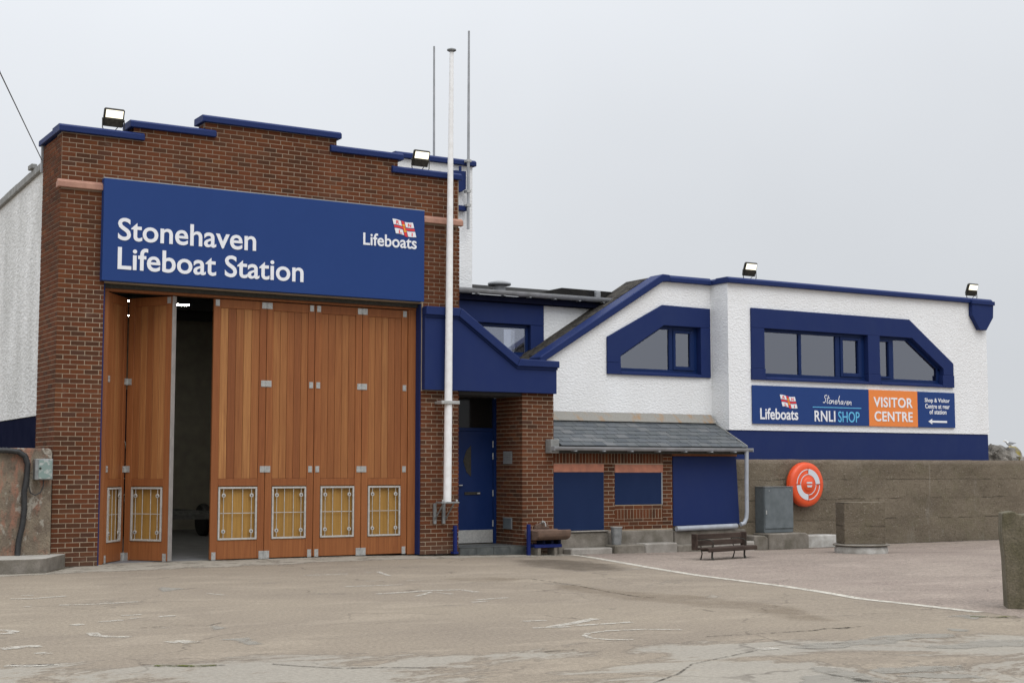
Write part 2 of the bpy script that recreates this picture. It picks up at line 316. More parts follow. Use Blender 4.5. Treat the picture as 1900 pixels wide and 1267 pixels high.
# ------------------------------------------------------------------ mesh helpers
def thing(name, label, cat, loc=(0, 0, 0), group=None, rz=0.):
    o = bpy.data.objects.new(name, None); COL.objects.link(o); o.location = loc; o.rotation_euler = (0, 0, rz)
    o.empty_display_size = .2; tag(o, label, cat, group); return o
def tag(o, label, cat, group=None):
    o['label'] = label; o['category'] = cat
    if group: o['group'] = group
    return o
def base_of(parent):
    p = Vector((0, 0, 0)); rot = False
    while parent is not None:
        p += parent.location; parent = parent.parent
    return p
class B:
    """collects shapes given in world metres (or local ones when local=True) and links them as one mesh object"""
    def __init__(s): s.v = []; s.f = []; s.mi = []
    def face(s, pts, mi=0):
        i = len(s.v); s.v += [tuple(p) for p in pts]; s.f.append(list(range(i, i + len(pts)))); s.mi.append(mi)
    def box(s, x0, x1, y0, y1, z0, z1, mi=0):
        i = len(s.v)
        s.v += [(x0, y0, z0), (x1, y0, z0), (x1, y1, z0), (x0, y1, z0), (x0, y0, z1), (x1, y0, z1), (x1, y1, z1), (x0, y1, z1)]
        for q in ((0, 3, 2, 1), (4, 5, 6, 7), (0, 1, 5, 4), (1, 2, 6, 5), (2, 3, 7, 6), (3, 0, 4, 7)):
            s.f.append([i + k for k in q]); s.mi.append(mi)
        return s
    def prism(s, pts, d0, d1, axis='y', mi=0):
        """polygon (2D) swept along an axis: y -> (x,z), x -> (y,z), z -> (x,y)"""
        def P(p, d): return {'y': (p[0], d, p[1]), 'x': (d, p[0], p[1]), 'z': (p[0], p[1], d)}[axis]
        a = sum(pts[k][0] * pts[(k + 1) % len(pts)][1] - pts[(k + 1) % len(pts)][0] * pts[k][1] for k in range(len(pts)))
        if (a < 0) != (axis == 'y'): pts = pts[::-1]
        n = len(pts); i = len(s.v)
        s.v += [P(p, d0) for p in pts] + [P(p, d1) for p in pts]
        s.f.append([i + k for k in range(n)][::-1]); s.f.append([i + n + k for k in range(n)])
        s.mi += [mi, mi]
        for k in range(n):
            s.f.append([i + k, i + (k + 1) % n, i + n + (k + 1) % n, i + n + k]); s.mi.append(mi)
        return s
    def tube(s, path, r, n=10, mi=0, cap=True, flat=1.):
        path = [Vector(p) for p in path]; rs = r if isinstance(r, (list, tuple)) else [r] * len(path)
        i0 = len(s.v); prev = None
        for k, p in enumerate(path):
            d = (path[min(k + 1, len(path) - 1)] - path[max(k - 1, 0)]).normalized()
            if prev is None:
                a = Vector((0, 0, 1)) if abs(d.z) < .9 else Vector((1, 0, 0)); u = d.cross(a).normalized()
            else: u = (prev - d * prev.dot(d)).normalized()
            prev = u; v = d.cross(u)
            for j in range(n):
                t = 2 * math.pi * j / n; s.v.append(tuple(p + (u * math.cos(t) + v * math.sin(t) * flat) * rs[k]))
        for k in range(len(path) - 1):
            for j in range(n):
                a = i0 + k * n + j; b = i0 + k * n + (j + 1) % n
                s.f.append([a, b, b + n, a + n]); s.mi.append(mi)
        if cap:
            s.f.append([i0 + j for j in range(n)][::-1]); s.f.append([i0 + (len(path) - 1) * n + j for j in range(n)]); s.mi += [mi, mi]
        return s
    def lathe(s, prof, c=(0, 0, 0), axis='z', n=32, mi=0):
        i0 = len(s.v)
        for r, h in prof:
            for j in range(n):
                t = 2 * math.pi * j / n; a, b = r * math.cos(t), r * math.sin(t)
                p = {'z': (a, b, h), 'y': (a, h, b), 'x': (h, a, b)}[axis]
                s.v.append((p[0] + c[0], p[1] + c[1], p[2] + c[2]))
        for k in range(len(prof) - 1):
            for j in range(n):
                a = i0 + k * n + j; b = i0 + k * n + (j + 1) % n
                s.f.append([a, b, b + n, a + n]); s.mi.append(mi)
        s.f.append([i0 + j for j in range(n)][::-1]); s.f.append([i0 + (len(prof) - 1) * n + j for j in range(n)]); s.mi += [mi, mi]
        return s
    def ribbon(s, pts, wd, y=None, z=None, mi=0):
        """flat band along a polyline, in the XZ plane at y, or on the ground (z = function of x)"""
        pts = [Vector(p) for p in pts]; wds = wd if isinstance(wd, (list, tuple)) else [wd] * len(pts); i0 = len(s.v)
        for k, p in enumerate(pts):
            d = (pts[min(k + 1, len(pts) - 1)] - pts[max(k - 1, 0)]).normalized(); nn = Vector((-d.y, d.x)) * wds[k] / 2
            for q in (p - nn, p + nn):
                s.v.append((q.x, y, q.y) if y is not None else (q.x, q.y, z(q.x, q.y)))
        for k in range(len(pts) - 1):
            a = i0 + 2 * k; s.f.append([a, a + 2, a + 3, a + 1]); s.mi.append(mi)
        return s
    def build(s, name, mat, parent=None, bevel=0., smooth=False, local=False, seg=1, kind=None):
        me = bpy.data.meshes.new(name); o = bpy.data.objects.new(name, me); COL.objects.link(o)
        off = Vector((0, 0, 0)) if local or parent is None else base_of(parent)
        me.from_pydata([tuple(Vector(v) - off) for v in s.v], [], s.f)
        for m in (mat if isinstance(mat, (list, tuple)) else [mat]): me.materials.append(m)
        for p, k in zip(me.polygons, s.mi): p.material_index = k
        bm = bmesh.new(); bm.from_mesh(me); bmesh.ops.recalc_face_normals(bm, faces=bm.faces) if kind != 'structure' else None
        if bevel:
            ed = [e for e in bm.edges if len(e.link_faces) == 2 and e.calc_face_angle(0) > .5]
            bmesh.ops.bevel(bm, geom=ed, offset=bevel, offset_type='OFFSET', segments=seg, affect='EDGES', profile=.5, clamp_overlap=True)
        if smooth:
            for f in bm.faces: f.smooth = True
            for e in bm.edges:
                if len(e.link_faces) == 2 and e.calc_face_angle(0) > .7: e.smooth = False
        bm.to_mesh(me); bm.free(); me.update()
        if parent is not None: o.parent = parent
        if kind: o['kind'] = kind
        return o
def part(name, mat, parent, bevel=0.004, **boxes):
    b = B(); b.box(*boxes['b']); return b.build(name, mat, parent, bevel)
def copy_tree(o, parent=None):
    c = o.copy(); COL.objects.link(c); c.parent = parent
    for ch in [x for x in bpy.data.objects if x.parent == o and x != c]: copy_tree(ch, c)
    return c

UNIT = bpy.data.meshes.new('brick')
_b = B().box(-.5, .5, -.5, .5, -.5, .5); UNIT.from_pydata(_b.v, [], _b.f); UNIT.materials.append(BRICK)
def courses(x0, x1, z0, z1, y, keep=None, phase=0, depth=.09, plane='y', out_=-1):
    """running bond on a plane; returns (centre, size) of every brick"""
    res = []; k = 0; z = z0
    while z < z1 - .02:
        h = min(.063, z1 - z); off = (k + phase) % 2 * .1125
        x = x0 - off
        while x < x1:
            a, b = max(x, x0), min(x + .213, x1)
            if b - a > .012:
                j = random.uniform(-.0015, .0015)
                c = (a + b) / 2
                if keep is None or keep(a, b, z, z + h):
                    if plane == 'y': res.append((Vector((c, y - out_ * -1 * 0 + depth / 2 - .002 + j, z + h / 2)), (b - a, depth, h)))
                    else: res.append((Vector((y + depth / 2 - .002 + j, c, z + h / 2)), (depth, b - a, h)))
            x += .225
        z += .075; k += 1
    return res
def soldiers(x0, x1, z0, z1, y, depth=.09):
    res = []; x = x0
    while x < x1 - .02:
        b = min(x + .0615, x1); res.append((Vector(((x + b) / 2, y + depth / 2 - .002 + random.uniform(-.002, .002), (z0 + z1) / 2)), (b - x, depth, z1 - z0 - .01))); x += .075
    return res
def lay_bricks(parent, items, most=300):
    def seen(it):
        c, sz = it; d = c - CAM; n = Vector((0, -1, 0)) if sz[0] > sz[1] or sz[2] > .1 else Vector((-1, 0, 0))
        return -max(sz[0], sz[1], sz[2] if sz[2] > .1 else 0) * sz[2] * max(0, -d.normalized().dot(n)) / d.length_squared
    items = sorted(items, key=seen); off = base_of(parent)
    for c, sz in items[:most]:
        o = bpy.data.objects.new('brick', UNIT); COL.objects.link(o); o.location = c - off; o.scale = sz; o.parent = parent
    if items[most:]:
        b = B(); rn = []
        for c, sz in items[most:]:
            b.box(c.x - sz[0] / 2, c.x + sz[0] / 2, c.y - sz[1] / 2, c.y + sz[1] / 2, c.z - sz[2] / 2, c.z + sz[2] / 2); rn += [random.random()] * 6
        o = b.build('distant_bricks', BRICK, parent, kind='stuff')
        at = o.data.attributes.new('rnd', 'FLOAT', 'FACE')
        for k, r in enumerate(rn): at.data[k].value = r

def text_raw(body, bold=.012, shear=0., spacing=1.):
    c = bpy.data.curves.new('lettering', 'FONT'); c.body = body; c.offset = bold; c.shear = shear; c.extrude = .02; c.space_character = spacing; c.resolution_u = 5
    o = bpy.data.objects.new('lettering', c); COL.objects.link(o)
    bpy.context.view_layer.update()
    dg = bpy.context.evaluated_depsgraph_get(); me = bpy.data.meshes.new_from_object(o.evaluated_get(dg))
    bpy.data.objects.remove(o); return me
def lettering(body, x0, x1, z0, z1, y, mat, parent, bold=.012, shear=0., spacing=1., thick=.006, name='lettering'):
    """flat letters on a board facing -Y: the text's box is fitted to x0..x1, z0..z1"""
    me = text_raw(body, bold, shear, spacing); vs = me.vertices
    ax, bx = min(v.co.x for v in vs), max(v.co.x for v in vs); ay, by = min(v.co.y for v in vs), max(v.co.y for v in vs); az, bz = min(v.co.z for v in vs), max(v.co.z for v in vs)
    off = base_of(parent)
    for v in vs:
        p = v.co
        v.co = Vector((x0 + (p.x - ax) / (bx - ax) * (x1 - x0), y - (p.z - az) / (bz - az) * thick, z0 + (p.y - ay) / (by - ay) * (z1 - z0))) - off
    me.materials.clear(); me.materials.append(mat); me.name = name
    o = bpy.data.objects.new(name, me); COL.objects.link(o); o.parent = parent; return o

def gz(x, y=0):
    return 0. if x < 5 else (-.125 * (x - 5) / 7 if x < 12 else -.125)

# ================================================================== SETTING: ground
def ground_sheet(name, mat, xs, ys, dz=0., kind='structure'):
    b = B(); nx, ny = len(xs), len(ys)
    b.v = [(x, y, gz(x) + dz) for y in ys for x in xs]
    for j in range(ny - 1):
        for i in range(nx - 1):
            a = j * nx + i; b.f.append([a, a + 1, a + nx + 1, a + nx]); b.mi.append(0)
    return b.build(name, mat, kind=kind)
ground_sheet('ground', GROUND, [-400, -60, -10, 0, 5, 7, 9, 12, 20, 60, 400], [-200, -30, -12, -6, 0, 20, 60, 400])

def flat(name, mat, polys=(), ribbons=(), dz=.004, kind='structure', soft=0.):
    from mathutils import noise
    b = B(); inner = []
    for pl in polys:
        pl = [Vector(p) for p in pl]
        if sum(pl[k].x * pl[(k + 1) % len(pl)].y - pl[(k + 1) % len(pl)].x * pl[k].y for k in range(len(pl))) < 0: pl = pl[::-1]
        if soft:
            fine = []
            for k in range(len(pl)):
                p, q = pl[k], pl[(k + 1) % len(pl)]; m = max(1, int((q - p).length / .22))
                fine += [p.lerp(q, j / m) for j in range(m)]
            pl = [p + Vector((noise.noise((p.x * 2.1, p.y * 2.1, 0)), noise.noise((p.x * 2.1, p.y * 2.1, 7)))) * min(.12, soft) for p in fine]
        n = len(pl); i = len(b.v)
        b.v += [(p.x, p.y, gz(p.x) + dz) for p in pl]; b.f.append(list(range(i, i + n))); b.mi.append(0); inner += [1.] * n
        if soft:
            for k in range(n):
                d = (pl[(k + 1) % n] - pl[k - 1]).normalized(); q = pl[k] + Vector((d.y, -d.x)) * soft
                b.v.append((q.x, q.y, gz(q.x) + dz)); inner.append(0.)
            for k in range(n):
                j = (k + 1) % n; b.f.append([i + n + k, i + n + j, i + j, i + k]); b.mi.append(0)
    for pts, wd in ribbons: b.ribbon(pts, wd, z=lambda x, y: gz(x) + dz)
    o = b.build(name, mat, kind=kind)
    if soft:
        at = o.data.attributes.new('inner', 'FLOAT', 'POINT')
        for k, x in enumerate(inner): at.data[k].value = x
    for p in o.data.polygons:
        if p.normal.z < 0: p.flip()
    return o
#@MARKS@
TAR = [(9.65, -0.05), (9.47, -0.69), (9.29, -1.4), (8.85, -2.91), (8.37, -4.53), (8.03, -5.9), (7.87, -7.05), (7.75, -8.0), (7.47, -9.1), (7.18, -10.06), (7.15, -10.94), (7.1, -11.91), (6.92, -12.65), (7.05, -12.95)]
flat('tarmac', TARMAC, [TAR + [(30, -9), (30, .25), (13.9, .25), (13.9, -.30), (9.4, -.30)]], dz=.0015)
flat('road_line', LINE, ribbons=[([(9.4, -0.38), (9.31, -0.94), (9.13, -1.62), (8.7, -3.12), (8.24, -4.7), (7.91, -6.05), (7.76, -7.19), (7.64, -8.12), (7.38, -9.2), (7.08, -10.15), (7.07, -11.03), (7.01, -11.99)], .16)], dz=.004)
flat('concrete_apron', APRON, [[(-3, -1.9), (.3, -1.25), (2.3, -1.25), (4.2, -.95), (6.2, -.75), (8.2, -.62), (9.6, -.50), (9.6, .0), (7.2, .03), (7.2, .06), (6.42, .06), (6.42, .40), (.72, .40), (.72, .0), (-3, .0)]], dz=.0020, soft=.3)
flat('faded_marking', FAINT, ribbons=[([(2.67, -3.65), (3.0, -3.67), (3.33, -3.68)], 0.09), ([(2.36, -5.71), (2.71, -5.78), (3.12, -5.82)], 0.08), ([(2.22, -6.94), (2.58, -6.89), (2.94, -6.83), (3.39, -6.92), (3.39, -7.33)], 0.11), ([(2.5, -7.46), (2.93, -7.01), (2.99, -7.41)], 0.08), ([(2.84, -8.24), (3.07, -8.21), (3.33, -8.17)], 0.08), ([(2.68, -8.46), (2.9, -8.44)], 0.07), ([(3.68, -3.57), (3.89, -3.51), (3.68, -4.32)], 0.07), ([(2.98, -5.04), (3.22, -5.08)], 0.06), ([(3.49, -5.24), (3.71, -5.26)], 0.05), ([(-1.73, -5.32), (-1.5, -5.41), (-1.3, -5.33), (-1.08, -5.25)], 0.09), ([(-1.52, -4.94), (-1.38, -4.94)], 0.06), ([(-1.43, -6.39), (-1.16, -6.48), (-0.85, -6.47), (-0.55, -6.43)], 0.08), ([(-1.17, -7.89), (-0.96, -7.89)], 0.08), ([(-0.87, -8.2), (-0.69, -8.18)], 0.09), ([(-1.84, -8.57), (-1.73, -8.5)], 0.12), ([(-1.54, -8.41), (-1.28, -8.33)], 0.09), ([(-1.85, -9.29), (-1.88, -9.55), (-1.81, -9.7), (-1.64, -9.82)], 0.11), ([(-1.48, -10.42), (-1.36, -10.38), (-1.3, -10.53)], 0.18), ([(-2.6, -8.97), (-2.51, -8.97), (-2.44, -8.84), (-2.52, -8.6)], 0.1), ([(-2.84, -10.12), (-2.68, -10.09), (-2.5, -10.07)], 0.16), ([(-2.65, -10.62), (-2.55, -10.59)], 0.14), ([(-3.03, -11.22), (-2.85, -11.33), (-2.64, -11.4)], 0.1), ([(-1.81, -6.38), (-1.75, -6.42)], 0.07), ([(2.1, -10.52), (2.34, -10.57)], 0.07), ([(1.86, -11.08), (2.08, -11.14), (2.23, -11.17)], 0.09), ([(2.06, -11.1), (2.48, -10.9), (2.87, -10.68)], 0.12), ([(2.33, -11.12), (2.64, -11.14), (2.98, -11.14)], 0.09), ([(2.12, -12.36), (1.94, -12.23), (1.87, -12.07), (1.92, -11.88), (2.07, -11.72), (2.35, -11.65), (2.72, -11.74), (2.98, -11.95)], 0.06), ([(2.63, -13.44), (2.8, -13.47)], 0.14), ([(13.82, -5.4), (14.97, -4.73), (16.14, -4.13)], 0.09), ([(11.41, -7.68), (11.91, -7.65), (12.48, -7.65)], 0.1), ([(10.87, -8.46), (10.34, -9.47)], 0.09), ([(8.75, -10.07), (8.64, -10.9)], 0.07), ([(9.25, -7.1), (9.37, -7.31)], 0.07), ([(0.49, -5.8), (0.6, -6.14)], 0.06), ([(-1.19, -8.26), (-1.06, -8.21)], 0.05)], dz=.0045)
flat('bare_patch', PATCH, [[(2.94, -13.57), (3.31, -13.45), (3.81, -13.46), (4.33, -13.31), (4.63, -13.32), (4.88, -13.44), (4.75, -13.61), (4.39, -13.54), (3.97, -13.66), (3.93, -13.73), (3.5, -13.65), (3.28, -13.74), (3.02, -13.63)], [(3.99, -14.04), (4.34, -14.03), (4.75, -14.09), (5.42, -14.23), (5.04, -14.53), (4.58, -14.35), (4.18, -14.29), (3.98, -14.12)], [(2.53, -14.89), (2.69, -14.82), (3.0, -14.97), (3.3, -15.04), (3.1, -15.14), (2.73, -15.11), (2.48, -15.03)], [(2.48, -15.2), (2.73, -15.21), (2.91, -15.36), (2.9, -15.51), (2.63, -15.41)], [(2.31, -14.48), (2.38, -14.59), (2.27, -15.07), (2.17, -15.38), (2.04, -15.25), (2.17, -14.81)], [(1.83, -14.87), (2.09, -14.86), (2.05, -15.19), (2.02, -15.47), (1.64, -15.12)], [(6.27, -12.26), (6.67, -12.15), (6.67, -12.35), (6.27, -12.51)], [(5.11, -13.3), (5.31, -13.22), (5.37, -13.3), (5.17, -13.38)], [(-0.76, -9.51), (-0.65, -9.29), (-0.74, -9.57), (-0.82, -9.68)], [(-1.01, -10.42), (-0.76, -10.43), (-0.82, -10.95), (-0.9, -10.95), (-0.86, -10.56)], [(0.31, -4.57), (0.46, -4.96), (0.19, -5.17)]], dz=.0030, soft=.12)
flat('surface_crack', CRACK, ribbons=[([(4.96, -5.57), (5.12, -5.8), (5.03, -6.7), (4.97, -7.29), (4.8, -8.14), (4.7, -8.95), (4.8, -9.1)], 0.035), ([(2.83, -12.5), (3.12, -12.53), (3.46, -12.58), (3.76, -12.61), (4.01, -12.63), (4.25, -12.56), (4.34, -12.64), (4.64, -12.6)], 0.035), ([(4.29, -12.58), (4.36, -12.62), (4.5, -12.62)], 0.06), ([(-2.13, -11.69), (-1.89, -11.91), (-1.56, -12.07)], 0.03), ([(-1.23, -12.2), (-1.08, -12.43), (-0.85, -12.72), (-0.65, -12.77), (-0.17, -13.09)], 0.03), ([(0.94, -12.66), (1.29, -12.67)], 0.06), ([(-2.98, -11.18), (-2.69, -11.35)], 0.05), ([(0.69, -14.55), (1.15, -14.26), (1.57, -13.89), (2.1, -13.68), (2.58, -13.49)], 0.02), ([(6.08, -11.72), (5.59, -11.66)], 0.02), ([(6.46, -12.2), (6.64, -12.53), (6.92, -12.65)], 0.05), ([(-0.52, -9.08), (-0.77, -9.33), (-0.97, -9.1), (-1.35, -9.15)], 0.02)], dz=.005)
flat('damp_stain', STAIN, [[(4.88, -6.93), (4.9, -7.64), (5.05, -8.37), (5.4, -9.2), (5.25, -9.87), (5.46, -10.19), (5.15, -11.15), (4.76, -11.98), (4.53, -11.84), (4.78, -11.23), (4.87, -10.6), (4.65, -10.32), (4.67, -9.81), (4.48, -9.15), (4.57, -8.36), (4.49, -7.77)], [(4.16, -5.31), (4.64, -5.37), (4.92, -5.77), (4.6, -6.02), (4.23, -5.8)]], dz=.0025, soft=.3)
flat('painted_shadow', SHADOW_BLUR, [[(7.29, -2.15), (7.97, -1.67), (8.25, -2.42), (8.02, -3.62), (7.47, -4.33), (6.9, -4.43), (6.87, -3.72), (6.92, -3.0)]], dz=.0028, soft=.5)  # soft shadow painted on the ground near the trough, no object casts it
flat('moss', MOSS, ribbons=[([(-2.05, -11.83), (-1.86, -11.95), (-1.63, -12.06)], 0.08), ([(6.49, -12.31), (6.7, -12.49), (7.0, -12.48)], 0.06)], dz=.0055, kind='stuff')
#@END@

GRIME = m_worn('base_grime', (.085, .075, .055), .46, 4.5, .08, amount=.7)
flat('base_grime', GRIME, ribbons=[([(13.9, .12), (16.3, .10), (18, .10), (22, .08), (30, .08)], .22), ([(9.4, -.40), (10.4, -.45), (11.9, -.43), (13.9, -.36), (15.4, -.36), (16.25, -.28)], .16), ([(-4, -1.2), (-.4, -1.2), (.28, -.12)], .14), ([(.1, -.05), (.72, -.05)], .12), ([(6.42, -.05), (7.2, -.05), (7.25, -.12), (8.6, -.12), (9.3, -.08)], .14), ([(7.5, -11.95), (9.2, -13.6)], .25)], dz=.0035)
# ================================================================== BOATHOUSE (brick gabled front)
bh = thing('boathouse', 'tall red brick boathouse with stepped blue coping and wooden folding doors', 'building', (3.6, 0, 0))
STEP = [(-.03, 1.14, 6.83), (1.14, 2.34, 7.03), (2.34, 4.73, 7.27), (4.73, 5.93, 7.03), (5.93, 7.16, 6.79)]
def top_at(x):
    for a, b, z in STEP:
        if a <= x <= b: return z
    return 6.7
fw = B()
fw.prism([(.72, 0), (.72, 4.47), (6.43, 4.47), (6.43, 0), (7.18, 0), (7.18, 6.79), (5.93, 6.79), (5.93, 7.03), (4.73, 7.03), (4.73, 7.27), (2.34, 7.27), (2.34, 7.03), (1.14, 7.03), (1.14, 6.83), (.004, 6.83), (.004, 0)], .003, .33)
fw.box(.004, .33, .331, 1.2, 0, 6.80)
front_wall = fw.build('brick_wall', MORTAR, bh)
items = courses(0, .72, .0, 5.93, -.0)
items += courses(6.42, 7.2, .0, 2.90, -.0, phase=1)
items += courses(6.46, 7.2, 4.42, 5.93, -.0, phase=1)
for k in range(17):
    z = 6.0 + .075 * k; rng = [st for st in STEP if st[2] > z + .015]
    if rng: items += courses(max(.01, rng[0][0]), min(7.17, rng[-1][1]), z, z + .07, .003, phase=k, keep=lambda a, b, z0, z1: z0 > 6.10 or b < .80 or a > 6.3)
items += courses(.09, .33, 6.83, 7.03, 1.14, plane='x') + courses(.09, .33, 7.03, 7.27, 2.34, plane='x')
items += courses(.004, 1.2, .0, 6.80, .0, plane='x', phase=1)
lay_bricks(front_wall, items)
# stepped coping: five lengths on the front and one along the left return
def coping(x0, x1, zt, y0=-.07, y1=.40, h=.125):
    return B().prism([(y0, zt - h), (y0, zt - .035), (y0 + .05, zt), (y1, zt), (y1, zt - h)], x0, x1, 'x')
for x0, x1, zt in ((-.06, 1.31, 6.955), (1.07, 2.52, 7.155), (2.28, 4.80, 7.395), (4.60, 6.02, 7.155), (5.80, 7.22, 6.915)):
    coping(x0, x1, zt).build('coping', BLUE, bh, .008)
B().prism([(-.06, 6.83), (-.06, 6.92), (-.01, 6.955), (.36, 6.955), (.36, 6.83)], .402, 1.32, 'y').build('coping', BLUE, bh, .008)
for x0, x1 in ((-.05, .665), (6.44, 7.25)):
    B().prism([(-.06, 5.94), (-.06, 6.03), (.0, 6.075), (.05, 6.075), (.05, 5.94)], x0, x1, 'x').build('stone_band', PINK, bh, .008)
B().prism([(-.05, 5.94), (-.05, 6.03), (-.002, 6.075), (-.002, 5.94)], .052, .10, 'y').build('stone_band', PINK, bh, .006)
# side wall, roof and the rest of the shell
sw = B()
sw.prism([(1.22, 2.385), (16, 2.30), (16, 5.86), (1.22, 6.47)], .06, .33, 'x'); sw.build('side_wall', SIDEW, bh)
B().prism([(1.22, -.05), (16, -.05), (16, 2.29), (1.22, 2.375)], .075, .33, 'x').build('plinth', NAVY, bh)
B().prism([(.40, -.05), (16, -.05), (16, 6.0), (.40, 6.5)], 6.95, 7.15, 'x').build('side_wall', WHITE, bh)
B().box(.0, 7.2, 15.9, 16.1, -.05, 6.2).build('rear_wall', WHITE, bh)
B().box(.34, 6.94, .40, 15.9, 5.3, 5.45).build('roof', DARKROOF, bh)
for k in range(15):
    y0 = 1.22 + k * .98; z = lambda y: 6.47 - (y - 1.22) * .0413
    jz = random.uniform(-.012, .012)
    B().prism([(y0 + .006, z(y0) + .002), (y0 + .972, z(y0 + .98) + .002), (y0 + .972, z(y0 + .98) + .135 + jz), (y0 + .006, z(y0) + .135 + jz)], -.0, .4, 'x').build('side_coping', COPING_GREY, bh, .01)
B().box(-.04, .06, 1.9, 2.15, 6.575, 6.66).build('coping_cap', COPING_GREY, bh, .01)
B().box(-.035, .055, 1.205, 1.26, 6.38, 6.86).build('downpipe', GUTTER, bh, .01)
# opening: blue reveals, wooden frame, track
B().box(.721, .745, .014, .33, 0, 4.46).build('door_jamb', BLUE, bh, .003)
B().box(6.405, 6.429, .014, .33, 0, 4.46).build('door_jamb', BLUE, bh, .003)
B().box(.746, .85, .17, .30, 0, 4.36).build('door_frame', FRAMEW, bh, .004)
B().box(6.255, 6.404, .17, .30, 0, 4.36).build('door_frame', FRAMEW, bh, .004)
B().box(.746, 6.404, .16, .31, 4.362, 4.46).build('door_head', FRAMEW, bh, .004)
B().box(.746, 6.404, .10, .155, 4.40, 4.466).build('door_track', BLACKM, bh)

# folding leaves, each built in its own frame: x 0..W, front at y = 0
def door_leaf(W, nplank, loc, rz, hinges, edge=False, label=None):
    o = bpy.data.objects.new('door_leaf', None); COL.objects.link(o); o.location = Vector(loc) - base_of(bh); o.rotation_euler = (0, 0, rz); o.parent = bh
    if label: o['label'] = label
    H = 4.345; s = .125; T = .055
    def bx(n, m, x0, x1, y0, y1, z0, z1, bv=.004): return B().box(x0, x1, y0, y1, z0, z1).build(n, m, o, bv, local=True)
    bx('stile', FRAMEW, .004, s, 0, T, .02, H); bx('stile', FRAMEW, W - s, W - .004, 0, T, .02, H)
    bx('rail', FRAMEW, s + .001, W - s - .001, .002, T, 4.20, H); bx('rail', FRAMEW, s + .001, W - s - .001, .002, T, 1.225, 1.345); bx('rail', FRAMEW, s + .001, W - s - .001, .002, T, .02, .325)
    g0, g1 = s, W - s; pw = (g1 - g0) / nplank
    for k in range(nplank):
        bx('plank', WOOD, g0 + k * pw + .002, g0 + (k + 1) * pw - .002, .012, .042, 1.347, 4.198, .004)
    bx('backing_panel', PLYW, g0 + .001, g1 - .001, .055, .075, .327, 1.223, 0)
    fr = B(); x0, x1, z0, z1 = g0 + .008, g1 - .008, .335, 1.21; t = .03
    fr.box(x0, x1, -.012, .02, z1 - t, z1); fr.box(x0, x1, -.012, .02, z0, z0 + t); fr.box(x0, x0 + t, -.012, .02, z0 + t, z1 - t); fr.box(x1 - t, x1, -.012, .02, z0 + t, z1 - t)
    fr.build('grille_frame', FRAMEM, o, .003, local=True)
    for k in range(4):
        x = x0 + t + (x1 - x0 - 2 * t) * (k + .5) / 4 + (-.012 if k < 2 else .012)
        B().tube([(x, .004, z0 + t - .005), (x, .004, z1 - t + .005)], .006, 8).build('grille_bar', FRAMEM, o, local=True, smooth=True)
        if k in (0, 3):
            for zz in (z0 + .14, z1 - .14):
                B().lathe([(.033, -.006), (.035, -.001), (.035, .006)], (x, 0, zz), 'y', 20).build('fixing_disc', FRAMEM, o, local=True)
                B().lathe([(.009, -.016), (.011, -.0065)], (x, 0, zz), 'y', 8).build('bolt', BLACKM, o, local=True)
    B().tube([(x0 + t - .005, .014, .775), (x1 - t + .005, .014, .775)], .006, 8).build('grille_bar', FRAMEM, o, local=True, smooth=True)
    for side, z, two in hinges:
        zz = z; wd, hh = .082, .105 if z > .2 else .13
        if side == 'L': a, b = (.006, wd + .01) if two else (.03, .03 + wd * .85)
        else: a, b = (W - wd - .01, W - .006) if two else (W - .03 - wd * .85, W - .03)
        h = B().box(a, b, -.009, -.001, zz - hh / 2, zz + hh / 2)
        for q in (-.3, .3):
            for r in (.25, .75): h.lathe([(.007, -.013), (.008, -.0095)], (a + (b - a) * r, 0, zz + q * hh), 'y', 6)
        h.build('hinge', STEEL, o, local=True)
        if two and side == 'R':
            B().tube([(W, -.010, zz - hh / 2), (W, -.010, zz + hh / 2)], .012, 8).build('hinge_pin', STEEL, o, local=True, smooth=True)
    if edge: B().box(W - .003, W + .02, -.004, .085, .02, H).build('edge_strip', ALU, o, .003, local=True)
    return o
ZS = (.075, 1.505, 2.95, 4.28)
HL1 = [('R', z, True) for z in ZS] + [('L', .075, False), ('L', 4.28, False)]
HL2 = [('L', z, True) for z in ZS] + [('R', z, False) for z in ZS]
HL3 = [('L', z, False) for z in ZS] + [('R', z, True) for z in ZS]
HL4 = [('L', z, True) for z in ZS] + [('R', z, False) for z in ZS]
door_leaf(.945, 5, (2.615, .19, 0), 0, HL1); door_leaf(.885, 5, (3.562, .19, 0), 0, HL2)
door_leaf(.900, 5, (4.450, .19, 0), 0, HL3); door_leaf(.898, 5, (5.353, .19, 0), 0, HL4)
FA = math.radians(54)
HA = [('L', z, False) for z in ZS[:3]] + [('R', z, True) for z in ZS[:3]]
HB = [('L', z, True) for z in ZS[:3]] + [('R', .075, False), ('R', 4.28, False)]
door_leaf(.88, 5, (.862, .19, 0), FA, HA, label='leftmost door leaf folded inwards')
door_leaf(.88, 5, (.862 + .88 * math.cos(FA) + .012, .19 + .88 * math.sin(FA) + .0, 0), -FA, HB, edge=True, label='door leaf folded inwards with a bare metal edge')
